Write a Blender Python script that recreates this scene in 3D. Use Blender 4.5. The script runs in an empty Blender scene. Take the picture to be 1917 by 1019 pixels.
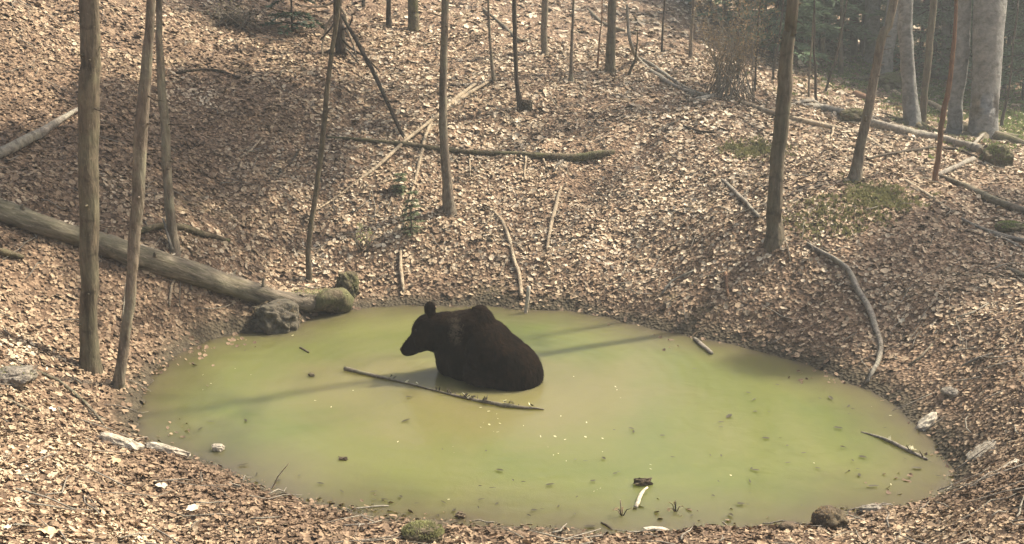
import bpy, bmesh, math, random
import numpy as np
from mathutils import Vector, Matrix, noise as mnoise

R = math.radians
rng = np.random.default_rng(7)
random.seed(7)
S = bpy.context.scene
C = S.collection

# ------------------------------------------------------------ camera, sky, sun
CAM_Z, PITCH, F = 4.0, 14.0, 2055.0
W0, H0 = 1917.0, 1019.0
cam_d = bpy.data.cameras.new('camera')
cam = bpy.data.objects.new('camera', cam_d)
C.objects.link(cam)
cam.location = (0, 0, CAM_Z)
cam.rotation_euler = (R(90 - PITCH), 0, 0)
cam_d.sensor_width = 36.0
cam_d.lens = 36.0 * F / W0
cam_d.clip_end = 500
S.camera = cam

SUN_AZ = math.atan2(0.90, 0.42)       # from +Y towards +X
SUN_EL = R(50)
w = bpy.data.worlds.new('World')
S.world = w
w.use_nodes = True
nt = w.node_tree
nt.nodes.clear()
sky = nt.nodes.new('ShaderNodeTexSky')
sky.sky_type = 'NISHITA'
sky.sun_disc = False
sky.sun_elevation = SUN_EL
sky.sun_rotation = SUN_AZ
sky.air_density = 1.0
sky.dust_density = 8.0
bg = nt.nodes.new('ShaderNodeBackground')
bg.inputs['Strength'].default_value = 0.11
wo = nt.nodes.new('ShaderNodeOutputWorld')
nt.links.new(sky.outputs[0], bg.inputs[0])
nt.links.new(bg.outputs[0], wo.inputs[0])
sl = bpy.data.lights.new('sun', 'SUN')
sl.energy = 5.0
sl.angle = R(1.2)
sl.color = (1.0, 0.89, 0.72)
so = bpy.data.objects.new('sun', sl)
C.objects.link(so)
sd = Vector((math.sin(SUN_AZ) * math.cos(SUN_EL), math.cos(SUN_AZ) * math.cos(SUN_EL), math.sin(SUN_EL)))
so.rotation_euler = sd.to_track_quat('Z', 'Y').to_euler()
so.location = (10, 10, 30)
S.view_settings.view_transform = 'Standard'
S.view_settings.look = 'None'
S.view_settings.gamma = 1.0
S.view_settings.exposure = 1.27
S.cycles.max_bounces = 6
S.cycles.volume_bounces = 0
S.cycles.volume_step_rate = 4.0
S.cycles.use_denoising = True
HAZE = True

# ------------------------------------------------------------ projection helpers (measure places off the photograph)
cp, sp_ = math.cos(R(PITCH)), math.sin(R(PITCH))
def ray(u, v):
    a = (u - W0 / 2) / F
    b = (H0 / 2 - v) / F
    return np.array([a, cp + b * sp_, -sp_ + b * cp])
def at_Y(u, v, Y):
    d = ray(u, v)
    t = Y / d[1]
    return np.array([d[0] * t, Y, CAM_Z + d[2] * t])
def at_z(u, v, z=0.0):
    d = ray(u, v)
    t = (z - CAM_Z) / d[2]
    return np.array([d[0] * t, d[1] * t, z])
def depth_of(p):
    return p[1] * cp - (p[2] - CAM_Z) * sp_
def m_per_px(p):
    return depth_of(p) / F

# ------------------------------------------------------------ numpy noise
def _hash(ix, iy, seed):
    n = (ix.astype(np.int64) * 374761393 + iy.astype(np.int64) * 668265263 + seed * 144665) & 0xffffffff
    n = ((n ^ (n >> 13)) * 1274126177) & 0xffffffff
    return ((n ^ (n >> 16)) & 0xffff) / 65535.0
def vnoise(x, y, s=0):
    ix, iy = np.floor(x), np.floor(y)
    fx, fy = x - ix, y - iy
    fx = fx * fx * (3 - 2 * fx); fy = fy * fy * (3 - 2 * fy)
    a = _hash(ix, iy, s); b = _hash(ix + 1, iy, s); c = _hash(ix, iy + 1, s); d = _hash(ix + 1, iy + 1, s)
    return (a * (1 - fx) + b * fx) * (1 - fy) + (c * (1 - fx) + d * fx) * fy - 0.5
def fbm(x, y, s=0, o=3):
    r = 0; a = 1.0
    for k in range(o):
        r = r + a * vnoise(x, y, s + k); x = x * 2.1; y = y * 2.1; a *= 0.5
    return r

# ------------------------------------------------------------ pond outline and terrain surface
pond_px = [(250,790),(262,745),(290,700),(330,665),(380,640),(440,625),(480,620),(520,618),(560,605),(600,590),(660,578),
 (740,572),(820,573),(920,572),(980,580),(1060,580),(1120,592),(1180,605),(1250,622),(1300,632),(1350,640),(1400,652),
 (1450,665),(1520,685),(1580,712),(1640,735),(1680,762),(1710,795),(1740,815),(1760,840),(1780,870),(1790,890),(1770,920),
 (1740,940),(1690,947),(1640,950),(1600,955),(1560,970),(1530,985),(1480,990),(1400,993),(1310,993),(1250,1000),(1180,1003),
 (1100,1000),(1000,990),(900,982),(820,978),(740,970),(650,955),(600,945),(540,930),(480,905),(430,880),(370,860),(330,850),
 (290,835),(262,815)]
pond = np.array([at_z(u, v)[:2] for u, v in pond_px])
def shore_dist(x, y):
    """signed distance to the pond outline, positive on land"""
    x = np.asarray(x, float); y = np.asarray(y, float)
    d = np.full(x.shape, 1e9); inside = np.zeros(x.shape, bool)
    n = len(pond)
    for i in range(n):
        ax, ay = pond[i]; bx, by = pond[(i + 1) % n]
        ex, ey = bx - ax, by - ay
        t = np.clip(((x - ax) * ex + (y - ay) * ey) / (ex * ex + ey * ey), 0, 1)
        d = np.minimum(d, np.hypot(x - ax - t * ex, y - ay - t * ey))
        c = (ay > y) != (by > y)
        with np.errstate(divide='ignore', invalid='ignore'):
            xi = (bx - ax) * (y - ay) / (by - ay if by != ay else 1e-9) + ax
        inside ^= c & (x < xi)
    return np.where(inside, -d, d)

ctl = [(840,398,15.8),(870,290,17.4),(975,205,19),(925,155,20.3),(1020,103,22.5),(1143,133,21.5),(727,52,24),(773,55,24),
 (632,95,21),(1295,108,23.5),(325,465,13.2),(578,525,14.35),(168,695,10.8),(222,722,10.5),(0,385,12.5),(0,560,11),(150,210,15.5),
 (0,0,17.5),(0,200,15),(300,0,21),(300,250,16),(450,150,18.5),(450,350,15.5),(550,0,25),(1450,452,13.5),(1600,338,15.2),
 (1750,340,15.6),(1917,400,14.3),(1917,520,12),(1917,700,9.7),(1900,900,7.85),(1800,800,9.35),(1350,190,19.5),(1400,330,16),
 (1250,300,17),(1250,450,14.7),(1080,500,14.6),(1840,262,21),(1705,230,23),(1655,165,28),(1500,210,20),(1542,60,38),
 (1800,285,18.5),(1360,50,30),(1500,120,29),(0,1000,5.9),(0,850,7.6),(300,1000,6.9),(600,1012,7.1),(900,1012,7.5),
 (1700,1010,7.25),(0,700,9.4),(700,450,15.1),(700,200,18.6),(1100,250,18.2)]
pts = [at_Y(u, v, Y) for u, v, Y in ctl]
pts += [np.array(p, float) for p in [(0,3,1.6),(-5,3,1.9),(5,3,1.7),(0,-3,2.2),(-10,5,3.2),(10,5,2.0),(-14,14,7),(-14,25,8.5),(-5,36,7.5),
 (5,40,6.5),(14,36,3.2),(25,35,3.0),(14,52,7),(28,62,14),(0,62,13),(-20,60,16),(45,60,16),(40,30,5),(20,10,2.6),(30,0,3),
 (-25,0,8),(-30,40,16),(45,5,5),(0,-20,3),(30,-20,4),(-30,-20,8),(0,90,24),(50,90,26),(-50,90,28)]]
for i in range(0, len(pond), 2):
    pts.append(np.array([pond[i][0], pond[i][1], 0.0]))
cen = pond.mean(0)
for i in range(0, len(pond), 6):
    for k, zz in ((0.35, -0.7), (0.75, -0.45)):
        q = cen + (pond[i] - cen) * k
        pts.append(np.array([q[0], q[1], zz]))
pts = np.array(pts)
def _phi(r2):
    return 0.5 * r2 * np.log(r2 + 1e-12)
_n = len(pts)
_r2 = ((pts[:, None, :2] - pts[None, :, :2]) ** 2).sum(2)
_A = np.zeros((_n + 3, _n + 3))
_A[:_n, :_n] = _phi(_r2) + np.eye(_n) * 0.02
_A[:_n, _n] = 1; _A[:_n, _n + 1:] = pts[:, :2]
_A[_n, :_n] = 1; _A[_n + 1:, :_n] = pts[:, :2].T
_w = np.linalg.solve(_A, np.concatenate([pts[:, 2], [0, 0, 0]]))
def ground_raw(x, y):
    x = np.asarray(x, float); y = np.asarray(y, float)
    z = _w[_n] + _w[_n + 1] * x + _w[_n + 2] * y
    for i in range(_n):
        z = z + _w[i] * _phi((x - pts[i, 0]) ** 2 + (y - pts[i, 1]) ** 2)
    s = shore_dist(x, y)
    land = np.clip(s / 0.7, 0, 1)
    z = z + land * (0.16 * fbm(x * 0.55, y * 0.55, 11) + 0.11 * fbm(x * 1.9, y * 1.9, 31, 3) )
    jag = 0.05 * fbm(x * 3.5, y * 3.5, 71, 3)
    z = np.where(s > 0, np.maximum(z, 0.01 + 0.22 * np.minimum(s, 0.35)), np.minimum(z, -0.02 - 0.28 * np.minimum(-s, 1.0)))
    return z + jag * np.clip(1 - np.abs(s) / 0.5, 0, 1)
def axis(lo, a, b, hi, step):
    core = np.arange(a, b + 1e-6, step)
    out, s, v = [], step, b
    while v < hi:
        s *= 1.09; v += s; out.append(v)
    out2, s, v = [], step, a
    while v > lo:
        s *= 1.09; v -= s; out2.append(v)
    return np.array(out2[::-1] + list(core) + out)
gx = axis(-70, -9, 11, 75, 0.085)
gy = axis(-25, 5, 24, 110, 0.085)
GX, GY = np.meshgrid(gx, gy)
GZ = ground_raw(GX, GY)
def ground(x, y):
    """height of the terrain sheet (bilinear on its own grid)"""
    x = np.asarray(x, float); y = np.asarray(y, float)
    i = np.clip(np.searchsorted(gx, x) - 1, 0, len(gx) - 2)
    j = np.clip(np.searchsorted(gy, y) - 1, 0, len(gy) - 2)
    tx = (x - gx[i]) / (gx[i + 1] - gx[i]); ty = (y - gy[j]) / (gy[j + 1] - gy[j])
    return (GZ[j, i] * (1 - tx) + GZ[j, i + 1] * tx) * (1 - ty) + (GZ[j + 1, i] * (1 - tx) + GZ[j + 1, i + 1] * tx) * ty
def on_ground(u, v, floor=None):
    """the point of the terrain (or of the water) seen at a pixel of the photograph"""
    d = ray(u, v)
    ts = np.concatenate([np.arange(5, 45, 0.02), np.arange(45, 110, 0.1)])
    P = np.array([0, 0, CAM_Z]) + ts[:, None] * d
    g = ground(P[:, 0], P[:, 1])
    g = np.maximum(g, 0.0)
    hit = np.nonzero(P[:, 2] < g)[0]
    k = hit[0] if len(hit) else len(ts) - 1
    p = P[k].copy(); p[2] = g[k]
    return p
def normal_at(x, y, e=0.12):
    dx = (ground(x + e, y) - ground(x - e, y)) / (2 * e)
    dy = (ground(x, y + e) - ground(x, y - e)) / (2 * e)
    n = np.stack([-dx, -dy, np.ones_like(dx)], -1)
    return n / np.linalg.norm(n, axis=-1, keepdims=True)

# ------------------------------------------------------------ materials
def mat(name):
    m = bpy.data.materials.new(name)
    m.use_nodes = True
    n = m.node_tree.nodes
    return m, n, m.node_tree.links, n['Principled BSDF']
def ramp(n, stops):
    r = n.new('ShaderNodeValToRGB')
    e = r.color_ramp.elements
    while len(e) > 1: e.remove(e[-1])
    e[0].position = stops[0][0]; e[0].color = (*stops[0][1], 1)
    for p, c in stops[1:]:
        q = e.new(p); q.color = (*c, 1)
    return r
def tex_noise(n, l, vec, scale, detail=4, rough=0.55, dist=0.0):
    t = n.new('ShaderNodeTexNoise')
    t.inputs['Scale'].default_value = scale
    t.inputs['Detail'].default_value = detail
    t.inputs['Roughness'].default_value = rough
    t.inputs['Distortion'].default_value = dist
    if vec is not None: l.new(vec, t.inputs['Vector'])
    return t
def mixc(n, l, fac, a, b, mode='MIX'):
    m = n.new('ShaderNodeMix'); m.data_type = 'RGBA'; m.blend_type = mode
    for s, v in ((m.inputs[0], fac), (m.inputs[6], a), (m.inputs[7], b)):
        if isinstance(v, (int, float)): s.default_value = v
        elif isinstance(v, tuple): s.default_value = (*v, 1)
        else: l.new(v, s)
    return m.outputs[2]
def math_n(n, l, op, a, b=0.0, c=None, clamp=False):
    m = n.new('ShaderNodeMath'); m.operation = op; m.use_clamp = clamp
    for s, v in zip(m.inputs, (a, b, c)):
        if v is None: continue
        if isinstance(v, (int, float)): s.default_value = v
        else: l.new(v, s)
    return m.outputs[0]
def bump(n, l, h, b, strength=0.6, dist=0.01):
    q = n.new('ShaderNodeBump')
    q.inputs['Strength'].default_value = strength
    q.inputs['Distance'].default_value = dist
    l.new(h, q.inputs['Height']); l.new(q.outputs[0], b.inputs['Normal'])
def geo_pos(n):
    return n.new('ShaderNodeNewGeometry').outputs['Position']

def bark_mat(name, dark, light, lichen=(0.20, 0.22, 0.13), amount=0.5, stretch=0.25, scale=16, ring=0.0, along=None):
    m, n, l, b = mat(name)
    pos = geo_pos(n)
    if along is not None:                 # grain runs along the fallen trunk
        dt = n.new('ShaderNodeVectorMath'); dt.operation = 'DOT_PRODUCT'; l.new(pos, dt.inputs[0]); dt.inputs[1].default_value = along
        sc_ = n.new('ShaderNodeVectorMath'); sc_.operation = 'SCALE'; sc_.inputs[0].default_value = tuple(a * -.8 for a in along); l.new(dt.outputs['Value'], sc_.inputs['Scale'])
        ad_ = n.new('ShaderNodeVectorMath'); ad_.operation = 'ADD'; l.new(pos, ad_.inputs[0]); l.new(sc_.outputs[0], ad_.inputs[1]); pos = ad_.outputs[0]
    mp = n.new('ShaderNodeMapping'); mp.inputs['Scale'].default_value = (1, 1, stretch)
    l.new(pos, mp.inputs['Vector'])
    t1 = tex_noise(n, l, mp.outputs[0], scale, 6, 0.65, 0.3)
    r1 = ramp(n, [(0.33, dark), (0.5, tuple((a + c) / 2 for a, c in zip(dark, light))), (0.68, light)])
    l.new(t1.outputs[0], r1.inputs[0])
    t2 = tex_noise(n, l, pos, 3.2, 5, 0.7)
    r2 = ramp(n, [(0.5 - 0.1 * amount, (0, 0, 0)), (0.62, (amount, amount, amount))])
    l.new(t2.outputs[0], r2.inputs[0])
    col = mixc(n, l, r2.outputs[0], r1.outputs[0], lichen)
    t4 = tex_noise(n, l, pos, 42, 3)
    r4 = ramp(n, [(0.62, (0, 0, 0)), (0.7, (0.35, 0.35, 0.35))])
    l.new(t4.outputs[0], r4.inputs[0])
    col = mixc(n, l, r4.outputs[0], col, tuple(min(1, c * 1.9) for c in light))
    if ring:
        wv = n.new('ShaderNodeTexWave'); wv.bands_direction = 'Z'; wv.inputs['Scale'].default_value = 0.85
        wv.inputs['Distortion'].default_value = 4; wv.inputs['Detail'].default_value = 3; wv.inputs['Detail Scale'].default_value = 2.2
        l.new(pos, wv.inputs['Vector'])
        r3 = ramp(n, [(0.0, (ring, ring, ring)), (0.07, (0, 0, 0))])
        l.new(wv.outputs[0], r3.inputs[0])
        tk = tex_noise(n, l, pos, 6.5, 4, 0.7)
        rk = ramp(n, [(0.47, (0, 0, 0)), (0.60, (1, 1, 1))]); l.new(tk.outputs[0], rk.inputs[0])
        r3m = mixc(n, l, 1.0, r3.outputs[0], rk.outputs[0], 'MULTIPLY')
        col = mixc(n, l, r3m, col, tuple(c * 0.35 for c in dark))
    # broad blotches of weathering and darker wet streaks down the wood
    mp3 = n.new('ShaderNodeMapping'); mp3.inputs['Scale'].default_value = (1, 1, min(1.0, stretch * .5)); l.new(pos, mp3.inputs['Vector'])
    t6 = tex_noise(n, l, mp3.outputs[0], 8, 5, 0.7, 0.6)
    r6 = ramp(n, [(0.32, (0.55, 0.53, 0.5)), (0.5, (1, 1, 1)), (0.7, (1.25, 1.22, 1.15))]); l.new(t6.outputs[0], r6.inputs[0])
    col = mixc(n, l, 1.0, col, r6.outputs[0], 'MULTIPLY')
    l.new(col, b.inputs['Base Color'])
    b.inputs['Roughness'].default_value = 0.9
    b.inputs['Specular IOR Level'].default_value = 0.2
    hb = math_n(n, l, 'MULTIPLY_ADD', t6.outputs[0], 1.5, t1.outputs[0])
    bump(n, l, hb, b, 0.9, 0.025)
    return m
M = {}
M['spruce'] = bark_mat('spruce_bark', (0.06, 0.048, 0.032), (0.16, 0.13, 0.09), (0.135, 0.13, 0.08), 0.5, 0.3, 20, 0.55)
M['sapling'] = bark_mat('sapling_bark', (0.085, 0.066, 0.048), (0.22, 0.18, 0.135), (0.22, 0.215, 0.15), 0.6, 0.3, 24, 0.25)
M['darkbark'] = bark_mat('dark_bark', (0.03, 0.022, 0.016), (0.085, 0.065, 0.048), (0.08, 0.085, 0.05), 0.3, 0.3, 24)
M['beech'] = bark_mat('beech_bark', (0.115, 0.115, 0.108), (0.21, 0.205, 0.19), (0.27, 0.275, 0.25), 0.6, 2.2, 9)
M['redbark'] = bark_mat('reddish_bark', (0.10, 0.055, 0.034), (0.22, 0.13, 0.08), (0.2, 0.15, 0.09), 0.3, 0.3, 24)
M['pale'] = bark_mat('bleached_wood', (0.18, 0.14, 0.095), (0.39, 0.315, 0.22), (0.42, 0.37, 0.27), 0.4, 0.6, 26)
M['white'] = bark_mat('weathered_white_wood', (0.27, 0.235, 0.18), (0.54, 0.48, 0.38), (0.56, 0.53, 0.44), 0.4, 0.6, 30)
M['grey'] = bark_mat('grey_dead_wood', (0.12, 0.105, 0.085), (0.27, 0.24, 0.20), (0.3, 0.29, 0.22), 0.5, 0.8, 20)
_a = on_ground(560, 585) - on_ground(0, 412); _a = tuple(float(q) for q in _a / np.linalg.norm(_a))
M['biglog'] = bark_mat('big_log_wood', (0.06, 0.05, 0.037), (0.22, 0.185, 0.14), (0.17, 0.165, 0.10), 0.5, 1.0, 22, along=_a)
M['log'] = bark_mat('log_wood', (0.075, 0.062, 0.046), (0.21, 0.18, 0.135), (0.17, 0.165, 0.10), 0.6, 1.0, 9)
M['mossy'] = bark_mat('mossy_bark', (0.045, 0.037, 0.022), (0.15, 0.12, 0.08), (0.10, 0.105, 0.045), 0.75, 1.0, 18)
M['rock'] = bark_mat('boulder_stone', (0.045, 0.038, 0.028), (0.13, 0.115, 0.09), (0.12, 0.11, 0.07), 0.5, 1.0, 14)
M['mud'] = bark_mat('dark_humus', (0.045, 0.033, 0.022), (0.12, 0.09, 0.06), (0.09, 0.08, 0.045), 0.5, 1.0, 18)

def simple(name, c, rough=0.8, trans=0.0, var=0.35):
    m, n, l, b = mat(name)
    t = tex_noise(n, l, geo_pos(n), 9, 4)
    r = ramp(n, [(0.3, tuple(x * (1 - var) for x in c)), (0.7, tuple(min(1, x * (1 + var)) for x in c))])
    l.new(t.outputs[0], r.inputs[0]); l.new(r.outputs[0], b.inputs['Base Color'])
    b.inputs['Roughness'].default_value = rough
    b.inputs['Specular IOR Level'].default_value = 0.25
    if trans:                                # thin blades let light through
        td = n.new('ShaderNodeBsdfTranslucent'); l.new(r.outputs[0], td.inputs['Color'])
        mx = n.new('ShaderNodeMixShader'); mx.inputs[0].default_value = trans
        l.new(b.outputs[0], mx.inputs[1]); l.new(td.outputs[0], mx.inputs[2])
        l.new(mx.outputs[0], n['Material Output'].inputs['Surface'])
    return m
M['needles'] = simple('spruce_needles', (0.045, 0.085, 0.045), 0.6)
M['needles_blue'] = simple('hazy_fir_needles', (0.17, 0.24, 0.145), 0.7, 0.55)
M['needles_pale'] = simple('pale_fir_needles', (0.16, 0.20, 0.11), 0.7, 0.5)
M['moss'] = simple('moss', (0.16, 0.155, 0.07), 0.95, 0.3)
M['moss_bright'] = simple('bright_moss', (0.17, 0.21, 0.07), 0.95, 0.3)
M['grass'] = simple('green_blades', (0.27, 0.275, 0.13), 0.8, 0.4)
M['tanleaf'] = simple('dry_tan_leaf', (0.28, 0.21, 0.12), 0.75, 0.4)
M['speck'] = simple('waterlogged_leaf', (0.035, 0.03, 0.015), 0.7)
M['palespeck'] = simple('pale_floating_leaf', (0.42, 0.39, 0.24), 0.5)

def leaf_mat(name, stops):
    m, n, l, b = mat(name)
    a = n.new('ShaderNodeAttribute'); a.attribute_name = 'tint'
    pos = geo_pos(n)
    t = tex_noise(n, l, pos, 0.55, 4, 0.6)
    sh = math_n(n, l, 'MULTIPLY_ADD', t.outputs[0], 0.55, -0.26)
    v = math_n(n, l, 'ADD', a.outputs['Fac'], sh, clamp=True)
    r = ramp(n, stops)
    l.new(v, r.inputs[0])
    t2 = tex_noise(n, l, pos, 75, 3)
    r2 = ramp(n, [(0.3, (0.66, 0.62, 0.58)), (0.65, (1.08, 1.08, 1.08))])
    l.new(t2.outputs[0], r2.inputs[0])
    col = mixc(n, l, 1.0, r.outputs[0], r2.outputs[0], 'MULTIPLY')
    l.new(col, b.inputs['Base Color'])
    b.inputs['Roughness'].default_value = 0.75
    b.inputs['Specular IOR Level'].default_value = 0.2
    return m
M['leaves'] = leaf_mat('dry_beech_leaves', [(0.0, (0.085, 0.058, 0.038)), (0.2, (0.135, 0.093, 0.061)), (0.40, (0.22, 0.155, 0.102)),
                                            (0.58, (0.33, 0.25, 0.163)), (0.78, (0.46, 0.375, 0.262)), (1.0, (0.60, 0.525, 0.40))])
def ground_mat():
    m, n, l, b = mat('forest_floor')
    pos = geo_pos(n)
    vo = n.new('ShaderNodeTexVoronoi'); vo.inputs['Scale'].default_value = 26; vo.inputs['Randomness'].default_value = 1
    l.new(pos, vo.inputs['Vector'])
    sep = n.new('ShaderNodeSeparateColor'); l.new(vo.outputs['Color'], sep.inputs[0])
    r = ramp(n, [(0.0, (0.07, 0.046, 0.03)), (0.4, (0.13, 0.086, 0.056)), (0.7, (0.20, 0.137, 0.09)), (0.92, (0.27, 0.19, 0.125)), (1, (0.42, 0.32, 0.22))])
    l.new(sep.outputs[0], r.inputs[0])
    t = tex_noise(n, l, pos, 1.1, 5, 0.65)
    r2 = ramp(n, [(0.58, (0, 0, 0)), (0.72, (0.55, 0.55, 0.55))])
    l.new(t.outputs[0], r2.inputs[0])
    col = mixc(n, l, r2.outputs[0], r.outputs[0], (0.075, 0.075, 0.035))
    a = n.new('ShaderNodeAttribute'); a.attribute_name = 'shore'      # wet silt margin: bare dark mud without leaves
    r3 = ramp(n, [(0.0, (1, 1, 1)), (0.10, (0.9, 0.9, 0.9)), (0.3, (0, 0, 0))])
    l.new(a.outputs['Fac'], r3.inputs[0])
    t3 = tex_noise(n, l, pos, 14, 5, 0.7)
    rm = ramp(n, [(0.35, (0.035, 0.029, 0.02)), (0.7, (0.095, 0.08, 0.053))])
    l.new(t3.outputs[0], rm.inputs[0])
    col = mixc(n, l, r3.outputs[0], col, rm.outputs[0])
    l.new(col, b.inputs['Base Color'])
    b.inputs['Roughness'].default_value = 0.95
    b.inputs['Specular IOR Level'].default_value = 0.15
    bump(n, l, vo.outputs['Distance'], b, 0.8, 0.03)
    return m
M['ground'] = ground_mat()

BEAR = at_z(893, 706)                     # where the bear sits in the water
def water_mat():
    m, n, l, b = mat('turbid_green_water')
    pos = geo_pos(n)
    t = tex_noise(n, l, pos, 0.45, 4, 0.55, 0.8)
    green = (0.235, 0.262, 0.075); tan = (0.33, 0.298, 0.15)
    r = ramp(n, [(0.34, (0.094, 0.111, 0.031)), (0.52, (0.116, 0.124, 0.040)), (0.70, (0.134, 0.132, 0.053))])
    l.new(t.outputs[0], r.inputs[0])
    # silt stirred up round the bear
    vd = n.new('ShaderNodeVectorMath'); vd.operation = 'DISTANCE'
    mp = n.new('ShaderNodeMapping'); mp.inputs['Scale'].default_value = (0.62, 1, 1)
    mp.inputs['Location'].default_value = (0.0, 0, 0)
    l.new(pos, mp.inputs['Vector'])
    t2 = tex_noise(n, l, pos, 0.9, 4, 0.6, 1.2)
    add = n.new('ShaderNodeVectorMath'); add.operation = 'MULTIPLY_ADD'
    l.new(t2.outputs['Color'], add.inputs[0]); add.inputs[1].default_value = (1.8, 1.8, 0); l.new(mp.outputs[0], add.inputs[2])
    l.new(add.outputs[0], vd.inputs[0])
    vd.inputs[1].default_value = ((BEAR[0] - 0.1) * 0.62 + 0.9, BEAR[1] - 0.45 + 0.9, 0)
    rs = ramp(n, [(0.0, (0.6, 0.6, 0.6)), (0.5, (0.4, 0.4, 0.4)), (0.85, (0, 0, 0))])
    sc = math_n(n, l, 'MULTIPLY', vd.outputs['Value'], 0.5)
    l.new(sc, rs.inputs[0])
    col = mixc(n, l, rs.outputs[0], r.outputs[0], (0.160, 0.130, 0.066))
    # shallow margin: mud bottom shows through
    a = n.new('ShaderNodeAttribute'); a.attribute_name = 'shore'
    t3 = tex_noise(n, l, pos, 2.2, 5, 0.65)
    v = math_n(n, l, 'MULTIPLY_ADD', t3.outputs[0], 0.55, -0.28)
    v = math_n(n, l, 'ADD', a.outputs['Fac'], v)
    r4 = ramp(n, [(0.0, (0.92, 0.92, 0.92)), (0.25, (0.6, 0.6, 0.6)), (0.85, (0, 0, 0))])
    l.new(v, r4.inputs[0])
    col = mixc(n, l, r4.outputs[0], col, (0.078, 0.063, 0.036))
    l.new(col, b.inputs['Base Color'])
    b.inputs['Roughness'].default_value = 0.24
    b.inputs['Specular IOR Level'].default_value = 0.4
    b.inputs['Subsurface Weight'].default_value = 1.0
    b.inputs['Subsurface Radius'].default_value = (0.6, 0.62, 0.3)
    b.inputs['Subsurface Scale'].default_value = 1.0
    b.inputs['IOR'].default_value = 1.33
    t5 = tex_noise(n, l, pos, 5.0, 3, 0.5, 0.5)
    wv = n.new('ShaderNodeTexWave'); wv.wave_type = 'RINGS'; wv.rings_direction = 'Z'
    wv.inputs['Scale'].default_value = 1.6; wv.inputs['Distortion'].default_value = 3.0
    mp2 = n.new('ShaderNodeMapping'); mp2.inputs['Location'].default_value = (-BEAR[0], -BEAR[1], 0)
    l.new(pos, mp2.inputs['Vector']); l.new(mp2.outputs[0], wv.inputs['Vector'])
    hh = math_n(n, l, 'MULTIPLY_ADD', wv.outputs['Fac'], 0.22, t5.outputs[0])
    bump(n, l, hh, b, 0.25, 0.02)
    return m
M['water'] = water_mat()

# ------------------------------------------------------------ object helpers
def tag(o, label=None, cat=None, group=None, kind=None):
    if label: o['label'] = label
    if cat: o['category'] = cat
    if group: o['group'] = group
    if kind: o['kind'] = kind
    return o
def raw(name, V, Fc, m, smooth=True):
    me = bpy.data.meshes.new(name)
    me.from_pydata([tuple(p) for p in V], [], [tuple(f) for f in Fc])
    if smooth: me.polygons.foreach_set('use_smooth', np.ones(len(me.polygons), bool))
    me.materials.append(m)
    me.update()
    return me
def mk(name, V, Fc, m, parent=None, origin=None, smooth=True):
    V = np.asarray(V, float)
    o0 = np.zeros(3) if origin is None else np.asarray(origin, float)
    if parent is not None: o0 = np.array(parent.location)
    me = raw(name, V - o0, Fc, m, smooth)
    o = bpy.data.objects.new(name, me); C.objects.link(o)
    if parent is not None: o.parent = parent
    else: o.location = o0
    return o
def empty(name, loc):
    o = bpy.data.objects.new(name, None); C.objects.link(o); o.location = loc
    o.empty_display_size = 0.2
    return o
def big_mesh(name, V, Q, m, smooth=False):
    """V (n,3), Q (k,c) polygons with c corners each - fast path"""
    me = bpy.data.meshes.new(name)
    k, c = Q.shape
    me.vertices.add(len(V)); me.vertices.foreach_set('co', np.asarray(V, np.float32).ravel())
    me.loops.add(k * c); me.loops.foreach_set('vertex_index', Q.astype(np.int32).ravel())
    me.polygons.add(k); me.polygons.foreach_set('loop_start', (np.arange(k) * c).astype(np.int32))
    me.polygons.foreach_set('use_smooth', np.full(k, smooth))
    me.update(calc_edges=True)
    me.materials.append(m)
    o = bpy.data.objects.new(name, me); C.objects.link(o)
    return o
def resample(P, Rr, step):
    P = np.asarray(P, float); Rr = np.asarray(Rr, float)
    n = len(P)
    if n < 3:
        k = max(2, int(np.linalg.norm(P[-1] - P[0]) / step) + 1)
        t = np.linspace(0, 1, k)[:, None]
        return P[0] * (1 - t) + P[-1] * t, np.interp(t[:, 0], [0, 1], [Rr[0], Rr[-1]])
    out, rr = [], []
    for i in range(n - 1):
        p0 = P[max(i - 1, 0)]; p1 = P[i]; p2 = P[i + 1]; p3 = P[min(i + 2, n - 1)]
        k = max(1, int(np.linalg.norm(p2 - p1) / step))
        for j in range(k):
            t = j / k
            q = 0.5 * ((2 * p1) + (-p0 + p2) * t + (2 * p0 - 5 * p1 + 4 * p2 - p3) * t * t + (-p0 + 3 * p1 - 3 * p2 + p3) * t ** 3)
            out.append(q); rr.append(Rr[i] * (1 - t) + Rr[i + 1] * t)
    out.append(P[-1]); rr.append(Rr[-1])
    return np.array(out), np.array(rr)
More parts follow.
